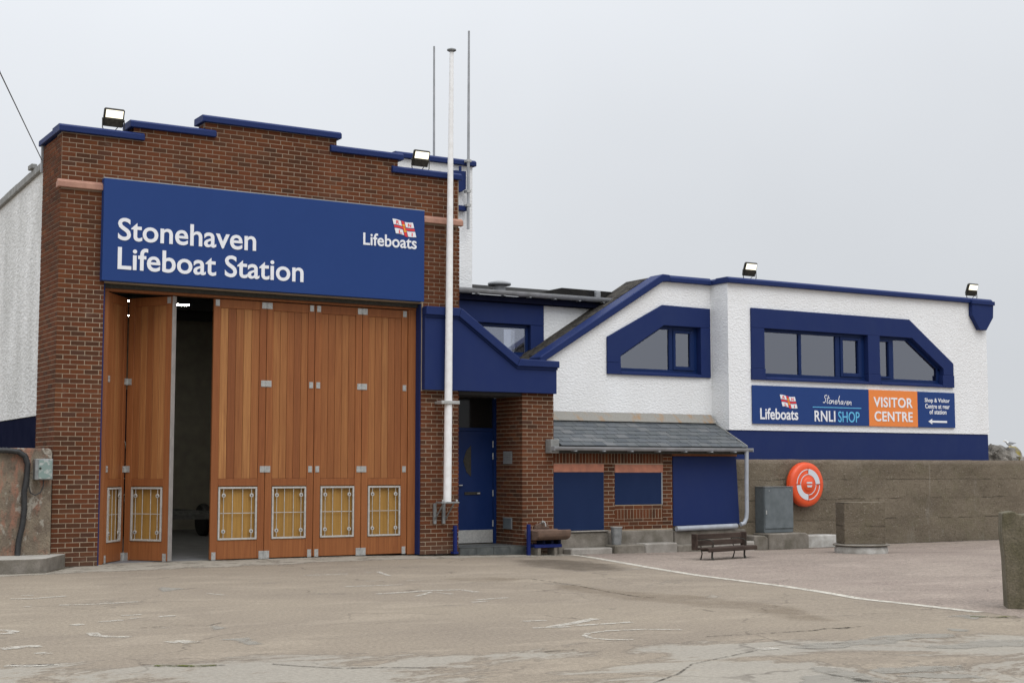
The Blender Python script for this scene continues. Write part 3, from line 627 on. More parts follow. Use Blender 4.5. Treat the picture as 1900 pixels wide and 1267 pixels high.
# interior
B().box(.331, 6.949, .40, 15.89, 0.0, .012).build('interior_floor', FLOORM, bh)
B().box(.34, .36, .45, 15.8, .012, 5.28).build('interior_wall', INNER, bh); B().box(6.925, 6.945, .45, 15.8, .012, 5.28).build('interior_wall', INNER, bh)
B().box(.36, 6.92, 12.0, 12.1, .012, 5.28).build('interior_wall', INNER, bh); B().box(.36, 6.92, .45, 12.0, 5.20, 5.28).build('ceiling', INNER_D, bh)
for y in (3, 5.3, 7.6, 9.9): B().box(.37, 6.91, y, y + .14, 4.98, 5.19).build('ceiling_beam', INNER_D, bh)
B().tube([(4.9, 11.96, .1), (4.9, 11.96, 3.6), (5.6, 11.96, 3.6)], .03, 8).build('conduit', GUTTER, bh); B().box(5.15, 5.35, 11.9, 11.99, 2.4, 2.7).build('switch_box', INNER_D, bh)
B().box(3.75, 4.15, 9.6, 9.75, .1, 3.3).build('interior_post', NAVY, bh)
g = 'strip lights inside the boathouse'
for x0, x1, y0, y1, lb in ((3.66, 4.0, 5.6, 5.78, 'lit strip light seen through the open boathouse doorway'), (2.66, 2.80, 5.5, 5.62, 'upper small light glimpsed through the gap of the folded doors'), (3.45, 3.60, 8.22, 8.36, 'lower small light glimpsed through the gap of the folded doors')):
    t = thing('strip_light', lb, 'light', ((x0 + x1) / 2, (y0 + y1) / 2, 4.85), g)
    B().box(x0, x1, y0, y1, 4.842, 4.85).build('diffuser', STRIP, t); B().box(x0 - .02, x1 + .02, y0 - .02, y1 + .02, 4.851, 4.88).build('housing', INNER_D, t)
    B().tube([((x0 + x1) / 2, (y0 + y1) / 2, 4.881), ((x0 + x1) / 2, (y0 + y1) / 2, 5.2)], .008, 6).build('rod', INNER_D, t)
ld = thing('ladder', 'metal ladder leaning in the dark of the open boathouse', 'ladder', (3.2, 6.0, .012))
for dx in (0, .38): B().tube([(3.05 + dx, 5.6, .02), (2.75 + dx, 7.6, 2.6)], .02, 6).build('rail', GALV, ld)
for k in range(1, 8):
    q = k / 8; B().tube([(3.05 - .3 * q, 5.6 + 2 * q, .02 + 2.58 * q), (3.43 - .3 * q, 5.6 + 2 * q, .02 + 2.58 * q)], .012, 6).build('rung', GALV, ld)
tr = thing('boat_trailer', 'dark launching trailer standing inside the boathouse', 'trailer', (4.6, 8.4, .012))
for x in (3.9, 5.3):
    B().box(x, x + .1, 6.6, 10.4, .45, .58).build('beam', GALV, tr)
for x in (3.72, 5.42):
    B().lathe([(.10, -.09), (.33, -.09), (.36, -.05), (.36, .05), (.33, .09), (.10, .09)], (x, 8.6, .37), 'x', 20).build('wheel', RUBBER, tr)
for y in (6.7, 8.5, 10.2): B().box(4.005, 5.295, y, y + .1, .45, .57).build('crossbar', GALV, tr)

# ================================================================== main sign
sg = thing('fascia_sign', 'wide blue sign with white station name above the wooden doors', 'sign', (3.53, -.125, 4.49))
B().box(.652, 6.412, -.125, .005, 4.49, 6.13).build('board', BLUE_SIGN, sg, .004)
B().box(.648, 6.416, -.121, .005, 6.132, 6.147).build('top_flashing', GUTTER, sg)
lettering('Stonehaven', .887, 3.219, 5.150, 5.515, -.1262, LETTER, sg, .014)
lettering('Lifeboat Station', .893, 4.083, 4.680, 5.045, -.1262, LETTER, sg, .014)
lettering('Lifeboats', 5.200, 6.252, 5.420, 5.640, -.1262, LETTER, sg, .016)
def flag(parent, x0, z0, wd, ht, y):
    """waving lifeboat house flag: white quarters, blue-edged red cross, red letters, yellow anchor and crown"""
    def P(u, v): return (x0 + u * wd * .86 + (1 - v) * wd * .15, z0 + v * ht * .86 + (.10 - .13 * u) * ht + .035 * ht * math.sin(u * 6.3 + .6))
    def patch(b, u0, u1, v0, v1, th, n=5):
        for k in range(n):
            a, c = u0 + (u1 - u0) * k / n, u0 + (u1 - u0) * (k + 1) / n
            b.prism([P(a, v0), P(c, v0), P(c, v1), P(a, v1)], y - th, y, 'y')
    b = B()
    patch(b, -.015, 1.015, -.03, 1.03, .0035, 9); f = b.build('flag_emblem', BLUE_SIGN, parent)
    for u0, u1 in ((0, .40), (.60, 1)):
        for v0, v1 in ((0, .37), (.63, 1)):
            b = B(); patch(b, u0, u1, v0, v1, .0055); b.build('flag_quarter', LETTER, f)
    b = B(); patch(b, .43, .57, -.05, 1.02, .0055); patch(b, 0, .43, .425, .575, .0055); patch(b, .57, 1, .425, .575, .0055); b.build('cross', RED, f)
    for ch, u, v in (('R', .22, .80), ('N', .80, .80), ('L', .25, .17), ('I', .82, .17)):
        cx, cz = P(u, v); hw = wd * (.068 if ch != 'I' else .02)
        lettering(ch, cx - hw, cx + hw, cz - ht * .105, cz + ht * .105, y - .0058, RED, f, .02, thick=.003)
    b = B(); c = P(.5, .3); t = P(.5, .62); q = wd * .018
    b.prism([(t[0] - q, t[1]), (c[0] - q, c[1]), (c[0] + q, c[1]), (t[0] + q, t[1])], y - .008, y - .0058, 'y')
    arc = [(c[0] + wd * .062 * math.cos(a), c[1] + ht * .06 + ht * .07 * math.sin(a)) for a in [math.pi * (1 + k / 8) for k in range(9)]]
    b.ribbon(arc, wd * .028, y=y - .0085)
    b.prism([(t[0] - wd * .05, t[1] - ht * .06), (t[0] + wd * .05, t[1] - ht * .06), (t[0] + wd * .05, t[1] - ht * .03), (t[0] - wd * .05, t[1] - ht * .03)], y - .008, y - .0058, 'y')
    k = P(.5, .73)
    b.prism([(k[0] - wd * .05, k[1] - ht * .05), (k[0] + wd * .05, k[1] - ht * .05), (k[0] + wd * .06, k[1] + ht * .06), (k[0] + wd * .02, k[1] + ht * .01), (k[0], k[1] + ht * .08), (k[0] - wd * .02, k[1] + ht * .01), (k[0] - wd * .06, k[1] + ht * .06)], y - .008, y - .0058, 'y')
    b.build('anchor', YELLOW, f)
flag(sg, 5.765, 5.640, .475, .30, -.1262)

# ================================================================== ENTRANCE PORCH
po = thing('entrance_porch', 'brick entrance porch under a sloping blue fascia beside the boathouse', 'building', (8.0, 0, -.05))
FZ = 2.915
body = [(6.435, FZ), (9.24, FZ), (9.24, 3.36), (8.36, 3.36), (7.11, 4.22), (6.435, 4.22)]
B().prism(body, -.12, .0).build('fascia', BLUE, po, .006)
B().prism([(7.205, FZ), (9.23, FZ), (9.23, 3.36), (8.36, 3.36), (7.205, 4.15)], .002, 1.9).build('porch_roof', DARKROOF, po)
# coping in three lengths: flat, sloping, flat
cop = [[(6.43, 4.255), (7.10, 4.255), (7.15, 4.41), (6.43, 4.41)], [(7.102, 4.255), (8.335, 3.405), (8.40, 3.545), (7.152, 4.41)], [(8.337, 3.40), (9.265, 3.40), (9.265, 3.525), (8.402, 3.54)]]
for pts in cop: B().prism(pts, -.19, -.0015).build('coping', BLUE, po, .012)
B().prism([(6.433, 4.22), (7.11, 4.22), (8.36, 3.36), (9.245, 3.36), (9.245, 3.398), (8.335, 3.402), (7.10, 4.252), (6.433, 4.252)], -.145, -.0025).build('moulding', BLUE, po)
pier = B().box(8.553, 9.236, .003, .25, -.1, FZ - .002); pier.box(8.553, 8.80, .251, 1.0, -.1, FZ - .002); pier.box(7.19, 8.54, 1.06, 1.2, -.1, FZ - .002)
pw_ = pier.build('brick_wall', MORTAR, po)
it = courses(8.55, 9.24, -.06, FZ, .0) + courses(.004, 1.0, -.06, FZ, 8.55, plane='x', phase=1)
lay_bricks(pw_, it)
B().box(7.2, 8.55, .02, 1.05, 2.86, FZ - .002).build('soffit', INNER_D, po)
# recessed door, transom, hardware
B().box(8.485, 8.548, .94, 1.05, .10, 2.855).build('door_frame', BLUE_D, po, .004); B().box(7.205, 7.26, .94, 1.05, .10, 2.855).build('door_frame', BLUE_D, po, .004)
B().box(7.262, 8.483, .95, 1.05, 2.225, 2.285).build('door_frame', BLUE_D, po, .004)
tp = B().box(7.262, 8.483, 1.0, 1.01, 2.287, 2.853).build('transom_pane', DARKGLASS, po)
B().box(7.262, 8.483, 1.05, 1.06, 2.287, 2.853).build('transom_lining', INNER_D, po)
dr = B().box(7.264, 8.481, .965, 1.01, .115, 2.222).build('door', BLUE_D, po, .004)
B().box(7.264, 8.479, .955, .9645, .118, .36).build('kick_plate', STEEL, dr, .002)
B().prism([(7.98 + .02, 1.36), (7.98 + .02, 1.95), (7.90, 1.86), (7.83, 1.66), (7.90, 1.45)], .957, .9645).build('vision_panel', BLACKM, dr)
B().box(7.86, 8.20, .950, .9645, 1.02, 1.075).build('letter_plate', BLACKM, dr, .003); B().box(8.13, 8.19, .944, .9495, 1.035, 1.06).build('letter_plate_badge', STEEL, dr)
for z in (.48, 1.05, 1.75, 1.98): B().tube([(8.478, .955, z - .06), (8.478, .955, z + .06)], .012, 8).build('hinge', STEEL, dr)
B().tube([(7.72, .93, 1.2), (7.80, .93, 1.2)], .012, 8).build('handle', STEEL, dr)
vg = B().box(8.538, 8.5415, .345, .675, 1.60, 1.84).build('vent_grille', GALV, po)
for k in range(7): B().prism([(8.526, 1.612 + k * .032), (8.5375, 1.612 + k * .032), (8.5375, 1.636 + k * .032)], .365, .655).build('vent_slat', STEEL, vg)
mb = B().box(8.525, 8.541, .34, .66, .385, .60).build('meter_door', CABG, po, .003); B().box(8.520, 8.5245, .34, .355, .385, .60).build('meter_frame', STEEL, mb); B().box(8.520, 8.5245, .356, .66, .585, .60).build('meter_frame', STEEL, mb)
# step: slab and dark tiles
stp = B().box(7.204, 8.60, -.04, .955, -.08, .085).build('step', CONC_D, po, .006)
for k in range(4): B().box(7.206 + k * .35, 7.206 + k * .35 + .342, -.055, -.0405, -.065, .082).build('tile', TILE, stp, .002)
for k in range(4):
    for j in range(3): B().box(7.206 + k * .35, 7.206 + k * .35 + .342, -.055 + j * .335, -.055 + j * .335 + .327, .086, .10).build('tile', TILE, stp, .002)

bg_ = 'blue iron guards at the foot of the brickwork'
for x, y0, z0, z1, lb in ((7.075, -.10, .04, .50, 'short blue iron guard beside the entrance step, below the flagpole bracket'), (8.47, -.35, -.02, .50, 'blue iron upright at the left end of the stone trough')):
    gd = thing('guard_post', lb, 'post', (x, y0, gz(x)), bg_)
    B().box(x - .03, x + .03, y0 - .03, y0 + .03, z0 - .1 if z0 < 0 else z0, z1).build('upright', BLUE_BRIGHT, gd, .006)
    B().box(x - .05, x + .045, y0 - .045, y0 + .07, z0 - .105 if z0 < 0 else z0 - .04, z0 - .101 if z0 < 0 else z0 - .002).build('base_plate', BLUE_BRIGHT, gd)
    if z0 > 0:
        B().box(x - .012, x + .012, y0 + .031, -.01, .40, .43).build('wall_fixing', BLUE_BRIGHT, gd)

# ================================================================== LEAN-TO with slate roof
ln = thing('lean_to_store', 'low brick store with slate lean-to roof and blue boarded openings', 'building', (11.5, .06, -.1))
Yf = .05
wl = B().box(9.245, 12.07, Yf + .003, Yf + .3, .32, 1.85); wl.box(12.071, 13.70, Yf + .10, Yf + .3, .32, 1.85); wl.box(9.245, 13.70, Yf + .31, Yf + .9, .32, 1.80)
lw = wl.build('brick_wall', MORTAR, ln)
it = soldiers(9.26, 11.84, 1.61, 1.85, Yf) + courses(11.85, 12.075, 1.6, 1.85, Yf)
it += courses(10.425, 10.675, .345, 1.6, Yf) + courses(11.83, 12.075, .345, 1.59, Yf, phase=1)
it += courses(10.679, 11.828, .735, .80, Yf) + soldiers(10.679, 11.828, .545, .73, Yf) + courses(10.679, 11.828, .345, .54, Yf)
lay_bricks(lw, it)
B().box(9.262, 10.42, Yf - .012, Yf + .05, 1.448, 1.602).build('lintel', PINKL, ln, .005); B().box(10.68, 11.84, Yf - .012, Yf + .05, 1.438, 1.592).build('lintel', PINKL, ln, .005)
B().box(9.262, 10.415, Yf - .01, Yf + .04,   .345, 1.446).build('blue_board', BOARD, ln, .003); B().box(10.679, 11.80, Yf - .004, Yf + .04, .815, 1.436).build('blue_board', BOARD, ln, .003)
B().box(11.802, 11.828, Yf - .004, Yf + .04, .815, 1.436).build('board_trim', GUTTER, ln)
B().prism([(12.085, .385), (13.775, .385), (13.70, 1.76), (12.085, 1.76)], Yf - .012, Yf + .04).build('blue_board', BLUE, ln, .003)
B().box(12.085, 13.74, Yf + .0, Yf + .05, 1.762, 1.85).build('timber_plate', FRAMEW, ln, .003)
B().box(9.245, 13.76, -.20, -.17, 1.80, 1.92).build('eaves_board', BLACKM, ln)
B().box(9.05, 9.238, -.21, -.012, 1.80, 2.06).build('eaves_stop', COPING_GREY, ln, .01)
# slates: one object each, on a pitch rising to the white wall
E0 = Vector((0, -.22, 1.955)); E1 = Vector((0, .95, 2.50)); dv = (E1 - E0); plen = dv.length; dv.normalize(); nv = Vector((0, -dv.z, dv.y))
B().prism([(E0.y, E0.z - .03), (E1.y, E1.z - .03), (E1.y, E1.z - .08), (E0.y, E0.z - .08)], 9.25, 13.74, 'x').build('roof_deck', BLACKM, ln)
rows = 7; gauge = plen / rows; SL = {}
for r in range(rows):
    x = 9.262 - (r % 2) * .13
    while x < 13.76:
        a, b = max(x, 9.262), min(x + .247, 13.77)
        if b - a > .04:
            key = round(b - a, 3)
            if key not in SL:
                hb = B(); wv = (b - a) / 2
                o4 = [(-wv, 0, 0), (wv, 0, 0), (wv, gauge * 1.5, 0), (-wv, gauge * 1.5, 0)]
                i = len(hb.v); hb.v += o4 + [(p[0], p[1], .015) for p in o4]
                for q in ((0, 3, 2, 1), (4, 5, 6, 7), (0, 1, 5, 4), (1, 2, 6, 5), (2, 3, 7, 6), (3, 0, 4, 7)): hb.f.append([i + k for k in q])
                me = bpy.data.meshes.new('slate'); me.from_pydata(hb.v, [], hb.f); me.materials.append(SLATE); SL[key] = me
            o = bpy.data.objects.new('slate', SL[key]); COL.objects.link(o); o.parent = ln
            lift = .019 + random.uniform(0, .004)
            if r == rows - 1: lift += .0
            p = Vector(((a + b) / 2 + random.uniform(-.002, .002), E0.y, E0.z)) + dv * (gauge * r - .03 + random.uniform(-.006, .006)) + nv * lift - Vector((0, 0, .022))
            o.location = p - base_of(ln)
            o.rotation_euler = (math.atan2(dv.z, dv.y) - .052, 0, random.uniform(-.012, .012))
        x += .256
B().prism([(.80, 2.455), (.955, 2.60), (.965, 2.64), (.935, 2.64), (.75, 2.455)], 9.262, 13.80, 'x').build('flashing', LEAD, ln, .004)
B().prism([(E0.y + .0, E0.z + .022), (E1.y, E1.z + .04), (E1.y, E1.z - .05), (E0.y, E0.z - .06)], 13.775, 13.80, 'x').build('verge', COPING_GREY, ln, .004)
# gutter (half round), brackets, downpipe
gt = B(); n = 9
for k in range(n):
    a0, a1 = math.pi * (1 + k / n), math.pi * (1 + (k + 1) / n)
    c = (-.275, 1.925); q = [(c[0] + .062 * math.cos(a0), c[1] + .075 * math.sin(a0)), (c[0] + .062 * math.cos(a1), c[1] + .075 * math.sin(a1)), (c[0] + .055 * math.cos(a1), c[1] + .066 * math.sin(a1)), (c[0] + .055 * math.cos(a0), c[1] + .066 * math.sin(a0))]
    gt.prism(q, 9.06, 13.84, 'x')
gt.box(9.05, 9.06, -.337, -.213, 1.85, 1.925); gt.box(13.84, 13.85, -.337, -.213, 1.85, 1.925)
gt.build('gutter', GUTTER, ln, smooth=True)
for x in (9.5, 10.15, 10.8, 11.45, 12.1, 12.75, 13.35): B().box(x, x + .05, -.345, -.20, 1.835, 1.855).build('gutter_bracket', GUTTER, ln)
B().tube([(13.72, -.275, 1.87), (13.72, -.27, 1.70), (13.735, -.24, 1.2), (13.75, -.22, .66), (13.735, -.22, .52), (13.68, -.22, .42), (13.58, -.22, .395)], .042, 12).build('downpipe', PIPE, ln, smooth=True)
B().tube([(13.58, -.10, .36), (12.05, -.10, .335)], .05, 12).build('waste_pipe', PIPE, ln, smooth=True)
# concrete base
B().box(9.30, 10.45, -.06, .6, -.2, .318).build('concrete_base', CONC_D, ln, .02); B().box(10.452, 12.05, -.02, .6, -.2, .318).build('concrete_base', CONC_D, ln, .02); B().box(12.052, 13.86, -.06, .6, -.2, .29).build('concrete_base', CONC_D, ln, .02)
B().prism([(9.32, .319), (10.44, .319), (10.44, .343), (9.32, .335)], -.09, .04).build('sill', CONC, ln, .006)

# ================================================================== kerb blocks in front of the lean-to
kg = 'concrete kerb blocks along the store'
for x0, x1, y0, z1, m, lb in ((9.40, 10.34, -.36, .03, CONC, 'low pale kerb block between the stone trough and the grey tub'), (10.36, 11.05, -.42, .075, CONC_D, 'dark kerb block under the grey tub'), (11.07, 11.85, -.40, .085, CONC, 'cracked uneven kerb block right of the grey tub'), (11.88, 12.75, -.34, .03, CONC_D, 'long low kerb block left of the bench'), (12.78, 13.85, -.34, .06, CONC, 'kerb block behind the bench')):
    o = B().box(x0, x1, y0, -.07, -.16, z1).build('kerb_block', m, None, .022); tag(o, lb, 'kerb', kg)
tb = thing('steel_tub', 'small grey galvanised tub standing on a kerb block against the store', 'tub', (10.55, -.25, .077))
B().lathe([(.085, .08), (.09, .08), (.11, .40), (.098, .40), (.08, .10), (.0, .10)], (10.50, -.25, 0), 'z', 24).build('body', GALV, tb, smooth=True)
B().lathe([(.108, .392), (.120, .398), (.120, .412), (.105, .412)], (10.50, -.25, 0), 'z', 24).build('rim', STEEL, tb, smooth=True)

# ================================================================== VISITOR CENTRE (white)
vc = thing('visitor_centre', 'white roughcast visitor centre with blue window surrounds and sloping gable', 'building', (17, .42, 1.7))
XL, XR, YR, YL = 13.85, 21.72, .42, .98
wb = B()
wb.box(XL, 14.6, YR, YR + .3, 2.315, 5.40)
wb.prism([(14.6, 4.66), (19.13, 4.66), (20.35, 3.84), (20.35, 3.5), (XR, 3.5), (XR, 5.40), (14.6, 5.40)], YR, YR + .3)
wb.box(14.6, 20.35, YR, YR + .3, 2.315, 3.40); wb.box(20.3501, XR, YR, YR + .3, 2.315, 3.499)
wb.box(XL, XL + .3, YR + .301, 1.6, 2.2, 5.40)
wb.prism([(9.25, 2.0), (11.2, 2.0), (11.2, 3.9), (11.2, 4.60), (9.25, 3.42)], YL, YL + .3)
wb.prism([(11.2, 4.1), (12.53, 4.83), (13.6, 4.83), (13.6, 3.5), (XL, 3.5), (XL, 5.38), (12.60, 5.40), (11.2, 4.60)], YL, YL + .3)
wb.box(11.2, 13.6, YL, YL + .3, 2.0, 3.435); wb.box(13.6001, XL, YL, YL + .3, 2.0, 3.499)
wb.box(XR - .3, XR, YR + .301, 9, 2.315, 5.40)
wb.build('wall', WHITE, vc)
B().box(XL + .02, XR - .02, YR + .02, YR + .3, 1.2, 2.313).build('plinth', BLUE, vc)
B().box(XR - .3, XR - .02, YR + .301, 9, 1.2, 2.313).build('plinth', BLUE, vc)
B().box(XL, XR, 9.0, 9.2, 1.0, 5.4).build('rear_wall', WHITE, vc); B().box(12.7, XR - .3, 1.32, 9.0, 5.1, 5.25).build('flat_roof', DARKROOF, vc)
# parapet copings
B().prism([(.32, 5.385), (.32, 5.47), (.37, 5.51), (.75, 5.51), (.75, 5.385)], XL - .05, 21.86, 'x').build('coping', BLUE, vc, .008)
B().prism([(XL - .05, 5.385), (XL - .05, 5.47), (XL, 5.51), (XL + .32, 5.51), (XL + .32, 5.385)], .752, 1.30, 'y').build('coping', BLUE, vc, .008)
B().prism([(.87, 5.385), (.87, 5.47), (.92, 5.525), (1.30, 5.525), (1.30, 5.385)], 12.70, XL - .052, 'x').build('coping', BLUE, vc, .008)
b = B().prism([(9.50, 3.54), (12.52, 5.37), (12.70, 5.385), (12.70, 5.525), (12.51, 5.53), (9.50, 3.69)], .87, 1.30); b.build('coping', BLUE, vc, .014)
B().prism([(21.13, 5.383), (21.86, 5.383), (21.84, 5.07), (21.60, 4.76), (21.37, 4.76), (21.13, 5.09)], .30, .418).build('kneeler', BLUE, vc, .008)
B().box(21.105, 21.88, .27, .319, 5.36, 5.45).build('kneeler_cap', BLUE, vc, .006)
# pitched roof behind the sloping coping
B().prism([(9.2, 3.475), (12.46, 5.495), (12.50, 5.36), (9.2, 3.26)], 1.302, 2.1).build('pitched_roof', MOSSROOF, vc)
for k in range(8):
    x = 9.6 + k * .345; z = 3.47 + (x - 9.2) * .62
    B().prism([(x, z + .002), (x + .34, z + .213), (x + .355, z + .245), (x - .01, z + .03)], 1.304, 1.46).build('verge_tile', MOSSROOF, vc, .01)
# left window
def win(rects, panes, y, parent, mat=BLUE_D):
    f = B()
    for r in rects: f.box(r[0], r[1], y, y + .07, r[2], r[3])
    return f.build('window_frame', mat, parent, .005)
B().prism([(11.147, 3.652), (11.147, 4.165), (12.545, 4.893), (13.80, 4.88), (13.80, 4.47), (12.57, 4.47), (11.47, 3.80), (11.47, 3.652)], YL - .05, YL + .15).build('surround', BLUE, vc, .006)
B().box(11.147, 11.47, YL - .055, YL + .15, 3.415, 3.648).build('surround', BLUE, vc, .006); B().box(13.54, 13.80, YL - .05, YL + .15, 3.415, 4.468).build('surround', BLUE, vc, .006)
B().prism([(YL - .06, 3.415), (YL - .06, 3.465), (YL + .088, 3.50), (YL + .088, 3.415)], 11.472, 13.538, 'x').build('sill', BLUE, vc, .004)
wf = B(); y0 = YL + .09
wf.box(11.472, 13.538, y0, y0 + .06, 3.42, 3.56); wf.box(12.80, 12.90, y0, y0 + .06, 3.562, 4.468); wf.box(13.44, 13.538, y0, y0 + .06, 3.562, 4.468); wf.box(12.575, 12.799, y0, y0 + .06, 4.40, 4.468); wf.box(12.901, 13.439, y0, y0 + .06, 4.40, 4.468)
wf.prism([(11.472, 3.80), (12.573, 4.468), (12.573, 4.40), (11.472, 3.735)], y0, y0 + .06)
wfo = wf.build('window_frame', BLUE_D, vc, .004)
cs = B().box(12.902, 12.965, y0 - .02, y0 + .05, 3.562, 4.398); cs.box(13.345, 13.438, y0 - .02, y0 + .05, 3.562, 4.398); cs.box(12.966, 13.344, y0 - .02, y0 + .05, 4.335, 4.398); cs.box(12.966, 13.344, y0 - .02, y0 + .05, 3.562, 3.64); cs.build('casement', BLUE_D, wfo, .004)
B().prism([(11.474, 3.562), (12.799, 3.562), (12.799, 4.40), (12.573, 4.40), (11.474, 3.735)], y0 + .03, y0 + .038).build('pane', GLASS, wfo)
B().box(12.966, 13.344, y0 + .02, y0 + .028, 3.641, 4.334).build('pane', GLASS, wfo)
B().box(13.06, 13.25, y0 + .065, y0 + .09, 3.50, 4.45).build('curtain', CURTAIN, vc)
# right window (three lights, mullion block, two lights under the cut corner)
B().prism([(14.455, 4.475), (14.455, 4.892), (19.125, 4.888), (20.53, 3.935), (20.53, 3.66), (20.20, 3.66), (20.20, 3.80), (19.20, 4.47)], YR - .045, YR + .14).build('surround', BLUE, vc, .006)
B().box(14.455, 14.81, YR - .045, YR + .14, 3.622, 4.473).build('surround', BLUE, vc, .006); B().box(14.45, 14.82, YR - .055, YR + .14, 3.375, 3.619).build('surround', BLUE, vc, .006)
B().box(17.82, 18.18, YR - .045, YR + .14, 3.602, 4.473).build('surround', BLUE, vc, .006); B().box(17.81, 18.19, YR - .055, YR + .14, 3.375, 3.60).build('surround', BLUE, vc, .006)
B().box(20.16, 20.535, YR - .055, YR + .14, 3.375, 3.657).build('surround', BLUE, vc, .006)
for a, b_ in ((14.822, 17.808), (18.192, 20.158)):
    B().prism([(YR - .06, 3.375), (YR - .06, 3.425), (YR + .078, 3.46), (YR + .078, 3.375)], a, b_, 'x').build('sill', BLUE, vc, .004)
y0 = YR + .08
wf = B()
wf.box(14.812, 17.818, y0, y0 + .06, 3.38, 3.53); wf.box(14.812, 17.818, y0, y0 + .06, 4.41, 4.472)
for a, b_ in ((14.812, 14.84), (15.87, 15.95), (16.95, 17.08), (17.71, 17.818)): wf.box(a, b_, y0, y0 + .06, 3.531, 4.409)
wf1 = wf.build('window_frame', BLUE_D, vc, .004)
cs = B().box(17.082, 17.16, y0 - .02, y0 + .05, 3.531, 4.409); cs.box(17.62, 17.708, y0 - .02, y0 + .05, 3.531, 4.409); cs.box(17.161, 17.619, y0 - .02, y0 + .05, 4.34, 4.409); cs.box(17.161, 17.619, y0 - .02, y0 + .05, 3.531, 3.615); cs.build('casement', BLUE_D, wf1, .004)
for a, b_, c, d in ((14.841, 15.869, 3.532, 4.409), (15.951, 16.949, 3.532, 4.409), (17.161, 17.619, 3.616, 4.339)): B().box(a, b_, y0 + .03, y0 + .038, c, d).build('pane', GLASS, wf1)
wf = B(); wf.box(18.182, 20.158, y0, y0 + .06, 3.38, 3.53); wf.box(18.182, 19.2, y0, y0 + .06, 4.41, 4.472); wf.box(18.60, 18.72, y0, y0 + .06, 3.531, 4.409); wf.box(18.182, 18.21, y0, y0 + .06, 3.531, 4.409); wf.box(20.10, 20.2, y0, y0 + .06, 3.531, 3.80)
wf.prism([(19.2, 4.472), (20.2, 3.802), (20.2, 3.735), (19.16, 4.41)], y0, y0 + .06)
wf2 = wf.build('window_frame', BLUE_D, vc, .004)
cs = B().box(18.212, 18.25, y0 - .02, y0 + .05, 3.531, 4.409); cs.box(18.56, 18.598, y0 - .02, y0 + .05, 3.531, 4.409); cs.box(18.251, 18.559, y0 - .02, y0 + .05, 4.36, 4.409); cs.box(18.251, 18.559, y0 - .02, y0 + .05, 3.531, 3.58); cs.build('casement', BLUE_D, wf2, .004)
B().box(18.251, 18.559, y0 + .03, y0 + .038, 3.581, 4.359).build('pane', GLASS, wf2)
B().prism([(18.721, 3.532), (20.099, 3.532), (20.099, 3.80), (19.16, 4.409), (18.721, 4.409)], y0 + .03, y0 + .038).build('pane', GLASS, wf2)
for a, b_ in ((17.25, 17.42), (17.48, 17.60)): B().box(a, b_, y0 + .065, y0 + .09, 3.45, 4.46).build('curtain', CURTAIN, vc)
B().box(18.26, 18.34, y0 + .065, y0 + .09, 3.45, 4.46).build('curtain', CURTAIN, vc)
B().box(14.2, 21.4, 2.6, 2.65, 2.4, 5.1).build('room_wall', ROOMW, vc); B().box(11.0, 13.86, 2.6, 2.65, 2.4, 5.1).build('room_wall', ROOMW, vc)
B().box(14.2, 21.4, .73, 2.6, 2.5, 2.55).build('room_floor', ROOMW, vc); B().box(14.2, 21.4, .73, 2.6, 5.02, 5.06).build('room_ceiling', ROOMW, vc)

# visitor centre sign
vs = thing('visitor_sign', 'long blue and orange visitor centre sign under the wide blue-framed window', 'sign', (17.5, .38, 2.45))
B().box(14.457, 17.806, .38, .41, 2.452, 3.26).build('board', BLUE_SIGN, vs, .003); B().box(17.808, 19.325, .378, .41, 2.45, 3.258).build('orange_panel', ORANGE, vs, .003); B().box(19.327, 20.542, .38, .41, 2.448, 3.256).build('board', BLUE_SIGN, vs, .003)
ys = .3788
lettering('Lifeboats', 14.655, 15.714, 2.545, 2.785, ys, LETTER, vs, .018)
flag(vs, 15.205, 2.80, .49, .285, ys)
lettering('RNLI', 16.185, 16.789, 2.528, 2.762, ys, LETTER, vs, .018, spacing=1.08)
lettering('SHOP', 16.875, 17.511, 2.522, 2.757, ys, SKYBLUE, vs, .004)
B().box(16.137, 17.569, ys - .003, ys, 2.829, 2.845).build('blue_rule', SKYBLUE, vs)
lettering('VISITOR', 17.945, 19.163, 2.875, 3.100, .3768, LETTER, vs, .02, spacing=1.06); lettering('CENTRE', 17.965, 19.155, 2.560, 2.785, .3768, LETTER, vs, .02, spacing=1.06)
lettering('Shop & Visitor', 19.555, 20.365, 2.995, 3.118, ys, LETTER, vs, .016, spacing=1.05); lettering('Centre at rear', 19.565, 20.36, 2.880, 2.985, ys, LETTER, vs, .016, spacing=1.05); lettering('of station', 19.70, 20.25, 2.752, 2.86, ys, LETTER, vs, .016, spacing=1.05)
B().prism([(19.655, 2.585), (19.78, 2.645), (19.78, 2.605), (20.265, 2.605), (20.265, 2.560), (19.78, 2.560), (19.78, 2.520)], ys - .004, ys).build('arrow', LETTER, vs)
GL = {'S': [[(.46, .84), (.34, .97), (.14, .9), (.12, .7), (.3, .52), (.37, .3), (.22, .06), (.0, .12)]], 't': [[(.2, .95), (.1, .12), (.2, 0), (.32, .1)], [(.0, .62), (.4, .66)]],
      'o': [[(.2 + .17 * math.cos(k * .7), .21 + .2 * math.sin(k * .7)) for k in range(10)]], 'n': [[(.0, .42), (.0, .0), (.06, .25), (.18, .42), (.27, .34), (.27, .05), (.38, .02)]],
      'e': [[(.04, .2), (.3, .27), (.25, .42), (.1, .4), (.03, .2), (.12, .02), (.36, .08)]], 'h': [[(.12, 1.0), (.0, .0), (.08, .3), (.2, .42), (.28, .33), (.26, .05), (.38, .02)]],
      'a': [[(.3, .38), (.15, .42), (.03, .2), (.1, .02), (.22, .08), (.3, .4), (.3, .06), (.42, .02)]], 'v': [[(.0, .42), (.13, .0), (.32, .45)]]}
